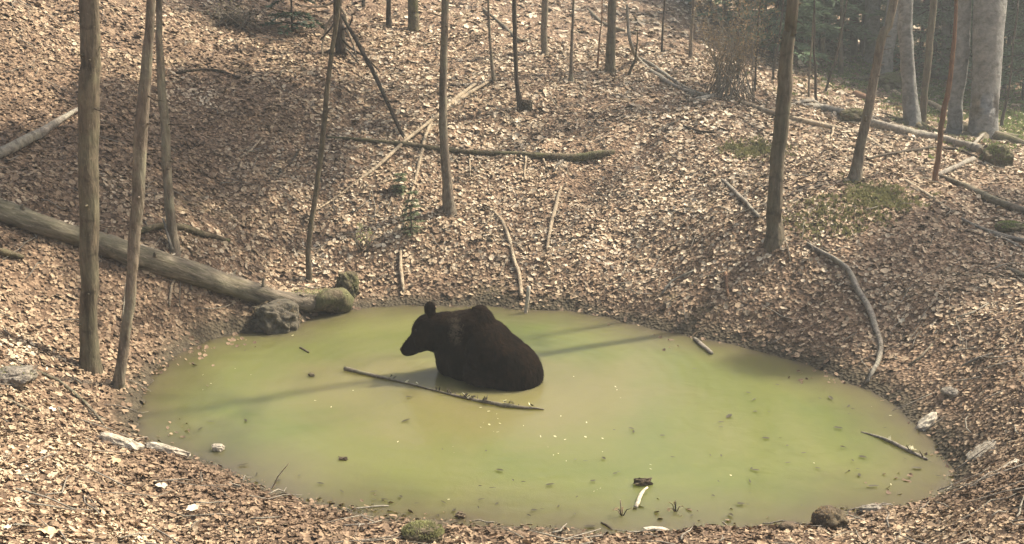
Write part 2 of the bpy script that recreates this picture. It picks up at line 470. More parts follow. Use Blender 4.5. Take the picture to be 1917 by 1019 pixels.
def tube(P, Rr, sides=10, step=0.12, rough=0.10, wob=0.0, seed=0):
    P, Rr = resample(P, Rr, step)
    rs = np.random.default_rng(seed)
    n = len(P)
    if wob:
        k = rs.normal(0, 1, (n, 3)); k = (k + np.roll(k, 1, 0) + np.roll(k, -1, 0)) / 3; k[0] = k[-1] = 0
        P = P + k * wob
    V, Fc = [], []
    up = np.array([0.13, 0.21, 1.0]); 
    T = np.gradient(P, axis=0); T /= np.linalg.norm(T, axis=1, keepdims=True) + 1e-9
    a = np.cross(T[0], up)
    if np.linalg.norm(a) < 0.2: a = np.cross(T[0], [1, 0, 0])
    a /= np.linalg.norm(a)
    ph = rs.uniform(0, 6.28, 3)
    for i in range(n):
        a = a - T[i] * a.dot(T[i]); a /= np.linalg.norm(a)
        bb = np.cross(T[i], a)
        for s in range(sides):
            th = 2 * math.pi * s / sides
            f = 1 + rough * (0.6 * math.sin(2 * th + ph[0] + i * 0.21) + 0.4 * math.sin(3 * th + ph[1] - i * 0.33)) + rough * 0.6 * rs.normal() * 0.5
            V.append(P[i] + (a * math.cos(th) + bb * math.sin(th)) * Rr[i] * f)
    for i in range(n - 1):
        for s in range(sides):
            s2 = (s + 1) % sides
            Fc.append((i * sides + s, i * sides + s2, (i + 1) * sides + s2, (i + 1) * sides + s))
    Fc.append(tuple(range(sides))[::-1]); Fc.append(tuple((n - 1) * sides + s for s in range(sides)))
    return V, Fc
class MB:
    def __init__(s): s.V, s.F = [], []
    def add(s, V, Fc):
        k = len(s.V); s.V += list(V); s.F += [tuple(i + k for i in f) for f in Fc]
    def tri(s, a, b, c):
        k = len(s.V); s.V += [a, b, c]; s.F.append((k, k + 1, k + 2))
    def quad(s, a, b, c, d):
        k = len(s.V); s.V += [a, b, c, d]; s.F.append((k, k + 1, k + 2, k + 3))

# ------------------------------------------------------------ setting: terrain and water
def build_ground():
    ny, nx = GX.shape
    V = np.stack([GX, GY, GZ], -1).reshape(-1, 3)
    j, i = np.meshgrid(np.arange(ny - 1), np.arange(nx - 1), indexing='ij')
    a = (j * nx + i).ravel()
    Q = np.stack([a, a + 1, a + nx + 1, a + nx], 1)
    o = big_mesh('forest_ground', V, Q, M['ground'], True)
    at = o.data.attributes.new('shore', 'FLOAT', 'POINT')
    at.data.foreach_set('value', shore_dist(V[:, 0], V[:, 1]).astype(np.float32))
    tag(o, kind='structure')
build_ground()
def build_water():
    x0, y0 = pond.min(0) - 0.5; x1, y1 = pond.max(0) + 0.5
    xs = np.arange(x0, x1, 0.07); ys = np.arange(y0, y1, 0.07)
    X, Y = np.meshgrid(xs, ys)
    s = shore_dist(X, Y)
    ny, nx = X.shape
    V = np.stack([X, Y, X * 0], -1).reshape(-1, 3)
    j, i = np.meshgrid(np.arange(ny - 1), np.arange(nx - 1), indexing='ij')
    a = (j * nx + i).ravel()
    Q = np.stack([a, a + 1, a + nx + 1, a + nx], 1)
    keep = (s.ravel()[Q] < 0.28).all(1)
    Q = Q[keep]
    used = np.unique(Q); mp = -np.ones(len(V), int); mp[used] = np.arange(len(used))
    o = big_mesh('pond_water', V[used], mp[Q], M['water'], True)
    at = o.data.attributes.new('shore', 'FLOAT', 'POINT')
    at.data.foreach_set('value', (-s.ravel()[used]).astype(np.float32))
    tag(o, kind='structure')
build_water()

# ------------------------------------------------------------ leaf litter (stuff)
def leaf_arrays(P, N, size, seed, tilt=0.32):
    """one folded, curled leaf of six triangles per point"""
    rs = np.random.default_rng(seed)
    n = len(P)
    up = N + rs.normal(0, tilt, (n, 3)) * np.array([1, 1, 0.3]); up /= np.linalg.norm(up, axis=1, keepdims=True)
    d = rs.normal(0, 1, (n, 3)); d -= up * (d * up).sum(1, keepdims=True); d /= np.linalg.norm(d, axis=1, keepdims=True)
    s = np.cross(up, d)
    L = (size * np.minimum(2.1, rs.lognormal(-0.05, 0.36, n)))[:, None]; Wd = L * rs.uniform(0.26, 0.42, n)[:, None]
    fold = rs.uniform(-0.12, 0.38, n)[:, None] * Wd; curl = rs.uniform(-0.08, 0.22, n)[:, None] * L
    tw = rs.normal(0, 0.25, n)[:, None] * Wd
    base = P - d * L * 0.5
    tip = P + d * L * 0.5 + up * curl
    mid = P + up * 0.0
    L1 = P - d * L * 0.24 + s * Wd * 0.85 + up * (fold)
    L2 = P + d * L * 0.22 + s * Wd + up * (fold + curl * 0.4 + tw)
    R1 = P - d * L * 0.24 - s * Wd * 0.85 + up * (fold - tw)
    R2 = P + d * L * 0.22 - s * Wd + up * (fold + curl * 0.4)
    V = np.stack([base, mid, tip, L1, L2, R1, R2], 1).reshape(-1, 3)
    k = (np.arange(n) * 7)[:, None]
    T = np.concatenate([k + np.array([0, 3, 1]), k + np.array([3, 4, 1]), k + np.array([4, 2, 1]),
                        k + np.array([0, 1, 5]), k + np.array([5, 1, 6]), k + np.array([6, 1, 2])], 1).reshape(-1, 3)
    return V, T
def build_leaves():
    zones = [(4.5, 9.5, 1500, 0.022), (4.5, 9.5, 1300, 0.040), (9.5, 12.5, 1150, 0.045), (12.5, 17.5, 820, 0.053), (17.5, 24, 420, 0.066), (24, 34, 80, 0.115), (34, 60, 14, 0.2)]
    PP, SZ = [], []
    for y0, y1, dens, size in zones:
        xm = 0.56 * y1 + 1.5
        n = int(dens * (y1 - y0) * 2 * xm)
        x = rng.uniform(-xm, xm, n); y = rng.uniform(y0, y1, n)
        ok = np.abs(x) < 0.54 * y + 1.5
        x, y = x[ok], y[ok]
        s = shore_dist(x, y)
        p = np.clip((s + 0.10) / 0.25, 0, 1) * np.where(s > 0.12, 1, 0.8)
        clump = fbm(x * 0.9, y * 0.9, 91, 4)
        p = p * np.clip(0.93 + 1.15 * clump, 0.16, 1.0)
        lb = on_ground(450, 600); p = p * (1 - 0.6 * np.exp(-((x - lb[0]) ** 2 + (y - lb[1]) ** 2) / 0.35))
        fine = fbm(x * 5, y * 5, 17, 2)
        p = p * np.clip(0.95 + 0.9 * fine, 0.25, 1)
        p = p * np.where(s < 0.22, 0.55, 1)
        drift = fbm(x * 1.6, y * 1.6, 57, 3)
        p = np.where((s < 0.02) & (s > -0.75), np.clip(0.35 * (drift - 0.12), 0, 0.10) * np.clip(1 + s / 0.75, 0, 1) * (size > .03) + np.where(s > -.08, p, 0), p)
        ok = rng.uniform(0, 1, len(x)) < p
        x, y = x[ok], y[ok]
        z = ground(x, y) + rng.uniform(0.003, 0.028, len(x))
        z = np.maximum(z, 0.004)
        PP.append(np.stack([x, y, z], 1)); SZ.append(np.full(len(x), size))
    P = np.concatenate(PP); sz = np.concatenate(SZ)
    N = normal_at(P[:, 0], P[:, 1], 0.15)
    V, T = leaf_arrays(P, N, sz, 5)
    o = big_mesh('fallen_leaves', V, T, M['leaves'])
    t = rng.beta(1.2, 0.9, len(P))
    s = shore_dist(P[:, 0], P[:, 1])
    x_, y_ = P[:, 0], P[:, 1]
    t = t * np.clip(0.60 + 0.45 * s, 0, 1)           # sodden leaves along the water are darker brown
    tint_shade = 0.42 * np.clip((-x_ - 2.2) / 2.5, 0, 1) * np.clip((y_ - 9) / 3, 0, 1) + 0.26 * np.clip((x_ - 3.2) / 2.5, 0, 1) * np.clip((19 - y_) / 5, 0, 1)
    tint_shade += 0.32 * np.clip((9.8 - y_) / 2, 0, 1)
    t = np.clip(t * (1 - tint_shade * (1.0 + 1.6 * fbm(x_ * 0.8, y_ * 0.8, 301, 4))), 0, 1)   # painted shade on flanks and near bank, with browner leaves on the left
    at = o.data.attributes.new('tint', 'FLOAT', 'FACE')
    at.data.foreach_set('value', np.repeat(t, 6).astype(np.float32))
    tag(o, 'dry tan and brown beech leaves carpeting the forest floor', 'leaf litter', kind='stuff')
    print('leaves', len(P))
build_leaves()
def build_twigs():
    mb = MB()
    rs = np.random.default_rng(21)
    n = 0
    while n < 700:
        y = rs.uniform(5.5, 22); x = rs.uniform(-1, 1) * (0.5 * y + 0.5)
        if shore_dist(np.array([x]), np.array([y]))[0] < 0.02: continue
        L = rs.uniform(0.12, 0.6); a = rs.uniform(0, 3.14)
        P = []
        for t in (-0.5, -0.1, 0.25, 0.5):
            xx = x + math.cos(a) * L * t + rs.normal(0, 0.02); yy = y + math.sin(a) * L * t + rs.normal(0, 0.02)
            P.append((xx, yy, float(ground(xx, yy)) + 0.03 + rs.uniform(0, 0.03)))
        r = rs.uniform(0.003, 0.008)
        V, Fc = tube(P, [r, r, r * 0.8, r * 0.4], 4, 0.2, 0.0)
        mb.add(V, Fc); n += 1
    o = mk('forest_floor_twigs', mb.V, mb.F, M['grey'])
    tag(o, 'small grey twigs strewn over the leaf carpet', 'twigs', kind='stuff')
build_twigs()

# ------------------------------------------------------------ trees
def needle_branch(mb_w, mb_n, p0, d, L, r, dens=60, nl=0.09, rs=random):
    """a drooping spruce branch: a woody stem and blades of needles along it and its side twigs"""
    d = np.asarray(d, float); d /= np.linalg.norm(d)
    pts_ = [p0 + d * L * t + np.array([0, 0, -0.28 * L * t * t + 0.12 * L * max(0, t - 0.7)]) for t in (0, 0.35, 0.7, 1.0)]
    V, Fc = tube(pts_, [r, r * 0.7, r * 0.45, r * 0.15], 4, L, 0)
    mb_w.add(V, Fc)
    side = np.cross(d, [0, 0, 1.0]); side /= np.linalg.norm(side) + 1e-9
    for k in range(dens):
        t = 0.12 + 0.88 * rs.random()
        c = np.array([np.interp(t, (0, .35, .7, 1), [q[i] for q in pts_]) for i in range(3)])
        sg = rs.choice((-1, 1))
        reach = rs.random() ** 0.8 * L * 0.42 * (1.05 - t)
        c = c + side * sg * reach + d * reach * 0.7 + np.array([0, 0, -0.25 * reach])
        dd = side * sg * rs.uniform(0.3, 1) + d * rs.uniform(0.2, 1) + np.array([0, 0, rs.uniform(-0.5, 0.35)])
        dd /= np.linalg.norm(dd)
        ww = np.cross(dd, [rs.uniform(-1, 1), rs.uniform(-1, 1), 1]); ww /= np.linalg.norm(ww) + 1e-9
        l_ = nl * rs.uniform(0.6, 1.5)
        mb_n.tri(c - ww * l_ * 0.16, c + ww * l_ * 0.16, c + dd * l_)
def crown_spruce(parent, axis_pts, z0, z1, rmax, matn='needles', whorls=14, per=5, dens=50, nl=0.14, rmin=0.25, seed=1, low=1.0):
    rs = random.Random(seed)
    A = np.array(axis_pts); w_, n_ = MB(), MB()
    for k in range(whorls):
        t = (k + rs.uniform(-0.3, 0.3)) / (whorls - 1); t = min(max(t, 0), 1)
        z = z0 + (z1 - z0) * t
        c = np.array([np.interp(z, A[:, 2], A[:, i]) for i in range(3)])
        L = (rmax * (1 - t) ** 0.8 + rmin * t) * (low + (1 - low) * min(1, t * 3))
        a0 = rs.uniform(0, 6.28)
        for q in range(per):
            a = a0 + 6.283 * q / per + rs.uniform(-0.3, 0.3)
            needle_branch(w_, n_, c, (math.cos(a), math.sin(a), rs.uniform(-0.2, 0.25)), L * rs.uniform(0.6, 1.15), 0.012 + 0.008 * L, dens, nl, rs)
    tag(mk('branches', w_.V, w_.F, M['darkbark'], parent), kind='stuff')
    tag(mk('crown', n_.V, n_.F, M[matn], parent, smooth=False), kind='stuff')
def crown_bare(parent, top, r, n=7, H=3.0, seed=3, m='beech'):
    rs = random.Random(seed); mb = MB()
    def grow(p, d, L, r, lev):
        q = p + d * L * 0.5 + np.array([rs.uniform(-.1, .1), rs.uniform(-.1, .1), 0.03]) * L
        e = p + d * L
        V, Fc = tube([p, q, e], [r, r * 0.75, r * 0.45], 5, L, 0); mb.add(V, Fc)
        if lev == 0: return
        for k in range(4):
            t = rs.uniform(0.35, 1.0)
            nd = d + np.array([rs.uniform(-.8, .8), rs.uniform(-.8, .8), rs.uniform(-.1, .6)]); nd /= np.linalg.norm(nd)
            grow(p + d * L * t, nd, L * rs.uniform(0.45, 0.7), r * 0.42, lev - 1)
    for k in range(n):
        a = 6.28 * k / n + rs.uniform(-.3, .3)
        d = np.array([math.cos(a) * 0.7, math.sin(a) * 0.7, rs.uniform(0.3, 1.0)]); d /= np.linalg.norm(d)
        grow(np.array(top) + np.array([0, 0, -H * 0.35 * rs.random()]), d, H * rs.uniform(0.5, 0.9), r * 0.5, 2)
    tag(mk('crown', mb.V, mb.F, M[m], parent), kind='stuff')

def tree(name, cat, label, px, widths, m='spruce', height=9.0, sides=12, flare=1.5, crown=None, group=None, stubs=(), Y=None, seed=0, lean=0.0, crown_kw=None, wob=0.006, roots=0):
    """px: trunk centre line from base to the top of the photograph; widths in pixels of the photograph; height in metres"""
    u, v = px[0]
    base = on_ground(u, v) if Y is None else at_Y(u, v, Y)
    s = m_per_px(base)
    P, Rr = [], []
    for k, (uu, vv) in enumerate(px):
        p = at_Y(uu, vv, base[1] + lean * k / max(1, len(px) - 1))
        wd = np.interp(k, np.linspace(0, len(px) - 1, len(widths)), widths)
        P.append(p); Rr.append(wd * 0.5 * m_per_px(p))
    P[0] = base
    d = P[-1] - P[-2]; d /= np.linalg.norm(d)
    top_z = max(height + base[2], P[-1][2] + 0.6)
    need = top_z - P[-1][2]
    d2 = d * 0.5 + np.array([0, 0, 0.6]); d2 /= np.linalg.norm(d2)
    r_end = Rr[-1]
    P.append(P[-1] + d2 * need * 0.5); Rr.append(r_end * 0.62)
    P.append(P[-1] + np.array([0.02, 0, 1.0]) * need * 0.5); Rr.append(r_end * 0.2)
    b0 = P[0].copy()
    fl = 0.10 + Rr[0] * 1.8
    dd = P[1] - P[0]; dd /= np.linalg.norm(dd)
    fs = (0.0, 0.12, 0.3, 0.6, 1.0)
    R1 = float(np.interp(fl, [0, np.linalg.norm(P[1] - P[0])], [Rr[0], Rr[1]]))
    P = [b0 - np.array([0, 0, 0.25])] + [b0 + dd * (0.01 + fl * f) for f in fs] + P[1:]
    Rr = [Rr[0] * flare * 1.12] + [R1 * (1 + (flare - 1) * (1 - f) ** 2.2) for f in fs] + Rr[1:]
    root = empty(name, base)
    tag(root, label, cat, group)
    V, Fc = tube(P, Rr, sides, max(0.12, Rr[2] * 1.0), 0.10, wob * 1.5, seed)
    mk('trunk', V, Fc, M[m], root)
    rs = random.Random(seed + 5)
    if widths[0] > 14 and m != 'beech':              # broken-off branch stubs
        A = np.array(P[3:])
        for k in range(7 if widths[0] > 30 else 5):
            z = rs.uniform(base[2] + 0.5, 4.1); c = np.array([np.interp(z, A[:, 2], A[:, i]) for i in range(3)])
            rr_ = float(np.interp(z, A[:, 2], Rr[3:])); a = rs.uniform(0, 6.28); d_ = np.array([math.cos(a), math.sin(a), rs.uniform(-.1, .4)])
            V, Fc = tube([c + d_ * rr_ * .7, c + d_ * (rr_ + .01), c + d_ * (rr_ + rs.uniform(.015, .07))], [.017, .012, .006], 6, .1, .1, 0, k)
            mk('branch_stub', V, Fc, M[m], root)
        for k in range(4 if m == 'spruce' else 2):   # dead side twigs
            z = rs.uniform(base[2] + 1.3, 4.4); c = np.array([np.interp(z, A[:, 2], A[:, i]) for i in range(3)])
            a = rs.choice((0, 3.14)) + rs.uniform(-.7, .7); L_ = rs.uniform(.12, .38); d_ = np.array([math.cos(a), math.sin(a), rs.uniform(-.35, .25)])
            V, Fc = tube([c, c + d_ * L_ * .5 + [0, 0, rs.uniform(-.02, .02)], c + d_ * L_ + [0, 0, rs.uniform(-.05, .03)]], [.008, .006, .002], 5, .1, .05, 0, k)
            mk('branch', V, Fc, M['darkbark'], root)
    P_ = np.array(P)
    for (uu, vv, du, dv) in stubs:
        i = np.argmin([abs(vv - b) for a, b in px]); p = at_Y(uu, vv, base[1])
        e = at_Y(uu + du, vv + dv, base[1] - rs.uniform(-0.15, 0.15))
        q = (p + e) / 2 + np.array([0, 0, rs.uniform(-.01, .02)])
        r_ = max(0.0045, np.linalg.norm(e - p) * 0.03)
        V, Fc = tube([p, q, e], [r_, r_ * 0.7, r_ * 0.3], 5, 0.1, 0.05, 0.004, seed)
        mk('branch', V, Fc, M['darkbark' if m != 'pale' else 'pale'], root)
    for k in range(roots):
        a = 6.28 * k / roots + rs.uniform(-.4, .4); L = Rr[1] * rs.uniform(2.2, 3.6)
        q = []
        for t in (0.2, 0.5, 0.8, 1.1):
            xx, yy = base[0] + math.cos(a) * L * t, base[1] + math.sin(a) * L * t
            q.append((xx, yy, float(ground(xx, yy)) + Rr[1] * 0.35 * (1 - t)))
        V, Fc = tube(q, [Rr[1] * .42, Rr[1] * .33, Rr[1] * .22, Rr[1] * .1], 7, 0.1, 0.15, 0.0, seed + k)
        mk('root', V, Fc, M['mossy' if m == 'beech' else m], root)
    if crown == 'spruce':
        kw = dict(z0=P_[-1][2] - height * 0.55, z1=P_[-1][2] + 0.2, rmax=1.7, seed=seed, nl=0.26, dens=80, per=6); kw.update(crown_kw or {})
        crown_spruce(root, P_, **kw)
    elif crown == 'bare':
        crown_bare(root, P_[-2], Rr[-2], H=height * 0.3, seed=seed, m=m)
    return root

tree('spruce_tree', 'tree', 'thick straight olive-brown trunk at the left, the widest on the near left bank',
     [(168,694),(167,560),(168,430),(165,300),(166,160),(167,0)], [36,33,35,35,36,35], 'spruce', 12, 16, 1.3, 'spruce', seed=1,
     stubs=[(150,143,-32,-18),(184,88,22,3)], crown_kw=dict(z0=8, rmax=1.8, whorls=9))
tree('young_tree', 'tree', 'slender pale leaning trunk on the pond bank just right of the thick left spruce',
     [(221,724),(236,630),(249,500),(257,380),(266,240),(274,120),(281,0)], [22,20,20,22,24,20,17], 'sapling', 9.5, 12, 1.25, 'bare', seed=2,
     stubs=[(274,45,14,-3),(268,150,16,10),(258,215,-10,6),(272,140,-18,-8)])
tree('young_tree', 'tree', 'slim grey-brown trunk rising beside the curved mossy branch behind the big fallen log',
     [(326,466),(320,420),(313,300),(303,150),(297,70),(298,0)], [24,18,16,15,12,12], 'sapling', 9.5, 10, 1.2, 'spruce', seed=3, crown_kw=dict(z0=5.6, rmax=2.0, whorls=11),  # crown above the frame, added to shade the far left slope
     stubs=[(303,150,-22,-14),(300,45,-16,3)])
tree('sapling', 'tree', 'thin brown crooked sapling standing right above the mossy end of the big fallen log',
     [(578,526),(577,470),(583,410),(596,330),(604,250),(612,180),(620,110),(632,30),(634,0)], [12,10,10,10,10,9,8,9,9], 'spruce', 6, 8, 1.2, 'bare', seed=4)
tree('young_tree', 'tree', 'straight pale trunk in the middle of the slope, standing directly behind the bear',
     [(842,398),(836,330),(831,240),(830,120),(834,0)], [23,17,16,15,14], 'sapling', 11, 12, 1.35, 'spruce', seed=5,
     crown_kw=dict(z0=5.6, rmax=2.5, whorls=12))  # unseen crown, lowered and widened to shade the left slope
tree('sapling', 'tree', 'thin dark sapling growing beside the dark stump on the upper slope',
     [(974,206),(968,150),(964,80),(963,0)], [12,8,9,9], 'darkbark', 8.5, 8, 1.4, 'spruce', seed=6, crown_kw=dict(z0=6.2, rmax=2.7, whorls=11))  # broad out-of-frame crown added to this stem for shade on the left slope
tree('sapling', 'tree', 'very thin sapling where the two long pale branches end on the upper slope',
     [(925,155),(920,100),(917,60),(915,0)], [9,6,5,4], 'sapling', 6.5, 7, 1.3, 'bare', seed=7)
tree('young_tree', 'tree', 'short-looking grey-brown trunk between two thin saplings near the top centre',
     [(1019,103),(1018,60),(1020,0)], [12,12,13], 'sapling', 8, 10, 1.2, 'bare', seed=8)
tree('sapling', 'tree', 'thin reddish-brown sapling with a dark foot left of the sturdy top-centre trunk',
     [(1069,152),(1070,90),(1074,0)], [9,6,5], 'sapling', 5, 7, 1.3, 'bare', seed=9)
tree('young_tree', 'tree', 'sturdy two-toned trunk at the top centre beside the bent hanging branch',
     [(1143,134),(1144,70),(1146,0)], [19,17,17], 'spruce', 10, 12, 1.2, 'bare', seed=10)
tree('young_tree', 'tree', 'dark narrow trunk near the top edge, left of the one with green twigs',
     [(728,52),(728,25),(729,0)], [13,10,9], 'darkbark', 8, 9, 1.2, 'spruce', seed=11, crown_kw=dict(z0=7.0, rmax=2.2, whorls=9))  # unseen crown, enlarged to shade the upper left slope
t13 = tree('young_tree', 'tree', 'dark mossy trunk at the top edge with soft green twigs hanging beside it',
     [(775,57),(774,25),(773,0)], [22,19,18], 'mossy', 9, 10, 1.2, 'bare', seed=12)
tree('sapling', 'tree', 'thin dark stem just touching the top edge above the hanging dead branch',
     [(680,14),(680,6),(681,0)], [9,7,6], 'darkbark', 6, 7, 1.2, 'bare', seed=13)
tree('sapling', 'tree', 'faint thin stem between the bent branch and the tan bush',
     [(1239,100),(1241,50),(1244,0)], [5,4,4], 'darkbark', 5, 6, 1.2, 'bare', seed=14)
tree('sapling', 'tree', 'thin brown stem rising left of the tan twiggy bush',
     [(1292,110),(1295,50),(1299,0)], [8,6,6], 'sapling', 6, 7, 1.2, 'bare', seed=15)
tree('sapling', 'tree', 'very fine reddish stem left of the sturdy top-centre trunk, broken off halfway up',
     [(1119,128),(1122,80),(1126,30)], [5,3.5,2.5], 'redbark', 0.5, 6, 1.2, None, seed=16)
tree('sapling', 'tree', 'short broken stem under the bent branch right of the sturdy top-centre trunk',
     [(1179,140),(1183,125),(1188,110)], [8,6,5], 'mossy', 0.3, 6, 1.2, None, seed=17)
tree('spruce_tree', 'tree', 'knotty brown trunk with short twigs on the right bank above the grey curved branch',
     [(1450,450),(1449,400),(1454,320),(1461,240),(1470,140),(1478,60),(1486,0)], [36,29,26,26,25,24,23], 'spruce', 12, 14, 1.35, 'bare', seed=18,
     stubs=[(1466,65,-32,2),(1484,62,26,1),(1478,12,-28,-2),(1462,210,18,6),(1474,140,-10,-6),(1455,290,12,5)])
tree('young_tree', 'tree', 'leaning slender trunk on the right knoll with moss below it',
     [(1600,338),(1612,265),(1628,195),(1640,130),(1655,60),(1674,0)], [24,17,17,16,17,16], 'sapling', 9, 12, 1.4, 'bare', seed=19)
tree('sapling', 'tree', 'thin reddish leaning sapling in front of the pale beech trunks at the right',
     [(1750,341),(1757,280),(1766,220),(1777,160),(1785,80),(1790,0)], [11,10,10,9,8,6], 'redbark', 7, 8, 1.15, 'bare', seed=20)
tree('beech_tree', 'tree', 'huge smooth grey beech trunk at the right, the thickest tree in the picture',
     [(1838,262),(1842,200),(1846,120),(1853,0)], [56,53,53,58], 'beech', 14, 20, 1.2, 'bare', seed=21, roots=6)
tree('beech_tree', 'tree', 'pale grey beech trunk directly left of the huge beech, behind the reddish sapling',
     [(1786,252),(1790,180),(1800,90),(1806,0)], [30,26,26,24], 'beech', 12, 14, 1.2, 'bare', seed=22)
tree('beech_tree', 'tree', 'blue-grey beech trunk behind the leaning slender trunk, mossy at its foot',
     [(1708,236),(1702,150),(1697,80),(1695,0)], [34,25,24,26], 'beech', 12, 14, 1.3, 'bare', seed=23, roots=5)
tree('young_tree', 'tree', 'dark narrow trunk between two grey beech trunks at the right',
     [(1726,232),(1731,170),(1741,80),(1748,0)], [15,13,12,12], 'spruce', 9, 10, 1.15, 'bare', seed=24)
tree('beech_tree', 'tree', 'light-mottled beech trunk with green moss spreading from its foot, behind the leaning trunk',
     [(1652,158),(1658,100),(1668,50),(1678,0)], [36,28,28,28], 'beech', 13, 14, 1.4, 'bare', seed=25, roots=6)
tree('young_tree', 'tree', 'dark blurred trunk at the top edge beyond the mottled beech',
     [(1632,120),(1633,60),(1634,0)], [30,26,26], 'beech', 12, 10, 1.1, 'bare', seed=26)
tree('young_tree', 'tree', 'brown far trunk above the tan bush at the top edge',
     [(1359,60),(1358,30),(1357,0)], [13,11,11], 'spruce', 9, 8, 1.1, 'bare', seed=27)
tree('young_tree', 'tree', 'white-barked far trunk among the green firs',
     [(1541,110),(1541,50),(1542,0)], [10,8,8], 'white', 9, 8, 1.1, 'bare', seed=28)
for lab, px, wd, m_ in [
    ('dark thin stem inside the tan twiggy bush', [(1381,150),(1382,70),(1385,0)], [6,5,5], 'darkbark'),
    ('thin stem at the right edge of the tan twiggy bush', [(1413,170),(1416,110),(1420,50)], [5,4,4], 'darkbark'),
    ('thin leaning stem just left of the knotty bank trunk', [(1446,150),(1452,110),(1460,60)], [5,4,4], 'darkbark'),
    ('fine dark stem right of the knotty bank trunk, beneath the firs', [(1527,190),(1526,130),(1524,70)], [6,5,4], 'darkbark'),
    ('thin pale stem right beside a fine dark one beneath the firs', [(1513,185),(1516,120),(1521,60)], [4,3,3], 'sapling'),
    ('slanting thin stem between the firs and the leaning trunk', [(1545,172),(1556,135),(1568,95)], [5,4,4], 'darkbark'),
    ('thick short stem beneath the far firs', [(1573,140),(1574,90),(1575,40)], [11,9,8], 'spruce'),
    ('thin curved stem at the far right beside the huge beech', [(1874,238),(1884,190),(1892,140),(1900,60)], [7,5,4,4], 'darkbark')]:
    tree('sapling', 'tree', lab, px, wd, m_, 4.5, 6, 1.15, 'bare', seed=len(lab), group='thin stems in the thicket on the right')
# more trunks fading into the thicket beyond
for lab, u, v, w_, m_ in [
    ('far dim trunk in the thicket between the two narrow grey beeches', 1768, 150, 16, 'beech'),
    ('far dim trunk beyond the firs, right of the white-barked one', 1598, 105, 13, 'spruce'),
    ('far dim trunk right of the huge beech at the picture edge', 1903, 150, 22, 'spruce'),
    ('far dim trunk beyond the firs, left of the white-barked one', 1496, 88, 9, 'spruce')]:
    tree('far_tree', 'tree', lab, [(u, v), (u + 3, v - 60), (u + 4, 0)], [w_ * 1.1, w_, w_], m_, 12, 8, 1.1, 'bare', seed=u, group='dim trunks beyond the thicket')

# unseen spruce added right of the frame so its crown shades the bank
for lab, x, y, hh in [('tall unseen spruce added beyond the right picture edge to shade the bank', 12.8, 16.3, 12)]:
    b = np.array([x, y, float(ground(x, y))]); root = empty('spruce_tree', b); tag(root, lab, 'tree', 'unseen shade spruces beyond the right edge')
    P = [b - [0, 0, .2], b + [0, 0, 1], b + [.1, 0, hh * .5], b + [.1, .1, hh]]
    V, Fc = tube(P, [.2, .16, .12, .03], 12, .3, .08, .01, int(x)); mk('trunk', V, Fc, M['spruce'], root)
    crown_spruce(root, P, b[2] + 4.8, b[2] + hh, 2.3, whorls=12, per=6, dens=80, nl=.26, seed=int(x * 7))
# young firs of the thicket
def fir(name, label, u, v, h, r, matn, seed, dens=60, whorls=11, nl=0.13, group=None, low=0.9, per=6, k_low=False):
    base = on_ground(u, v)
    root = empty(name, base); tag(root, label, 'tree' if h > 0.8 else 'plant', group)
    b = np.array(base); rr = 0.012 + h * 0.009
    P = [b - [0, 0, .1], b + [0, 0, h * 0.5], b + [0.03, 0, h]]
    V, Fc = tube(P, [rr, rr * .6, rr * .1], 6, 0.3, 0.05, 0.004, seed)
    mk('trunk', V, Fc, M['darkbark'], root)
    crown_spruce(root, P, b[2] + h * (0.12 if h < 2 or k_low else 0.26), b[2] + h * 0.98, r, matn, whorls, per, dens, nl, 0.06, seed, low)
firs = [(1450,110,4.6,1.5),(1492,98,5.2,1.7),(1535,95,5.0,1.5),(1575,95,6.0,1.9),(1612,98,6,1.6),(1690,100,6.4,1.7),(1745,150,6.0,1.9),
        (1770,135,6.4,1.9),(1830,150,6.2,2.0),(1880,165,6.0,2.0),(1915,185,5.4,1.8),(1390,40,5.4,1.6),(1330,20,4.6,1.4),(1700,110,7,2.2),(1800,110,7.5,2.2),(1640,85,7,2.0),(1500,100,5.6,1.9),(1590,90,6.2,2.0),(1722,118,6.0,2.2),(1860,120,7,2.4),(1430,70,5.5,1.9),(1550,80,6,2.2)]
refs = [(1357,'the brown far trunk above the tan bush'),(1486,'the knotty bank trunk'),(1541,'the white-barked far trunk'),(1636,'the dark blurred far trunk'),
        (1697,'the blue-grey mossy-footed beech'),(1746,'the dark narrow trunk'),(1802,'the pale beech by the reddish sapling'),(1853,'the huge beech')]
seen_f = {}
for k, (u, v, h, r) in enumerate(firs):
    ru, rn = min(refs, key=lambda q: abs(q[0] - u)); key = (u < ru, rn); seen_f[key] = seen_f.get(key, 0) + 1
    flab = 'hazy young fir ' + ('left' if u < ru else 'right') + ' of ' + rn + ('', ', taller and farther back', ', lowest of three')[min(seen_f[key], 3) - 1]
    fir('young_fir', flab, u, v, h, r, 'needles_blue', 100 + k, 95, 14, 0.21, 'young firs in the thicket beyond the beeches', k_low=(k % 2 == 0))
fir('young_fir', 'low green fir on the upper left slope beside a heap of dead twigs', 548, 62, 1.5, 0.75, 'needles', 131, 40, 7, 0.10)
fir('fir_seedling', 'pale green fir seedling on the slope left of the middle trunk', 770, 440, 0.62, 0.2, 'needles_pale', 132, 22, 6, 0.05)
fir('fir_seedling', 'tiny grey-green seedling farther up the slope by the forked pale branch', 748, 362, 0.3, 0.14, 'needles_pale', 133, 20, 4, 0.05)

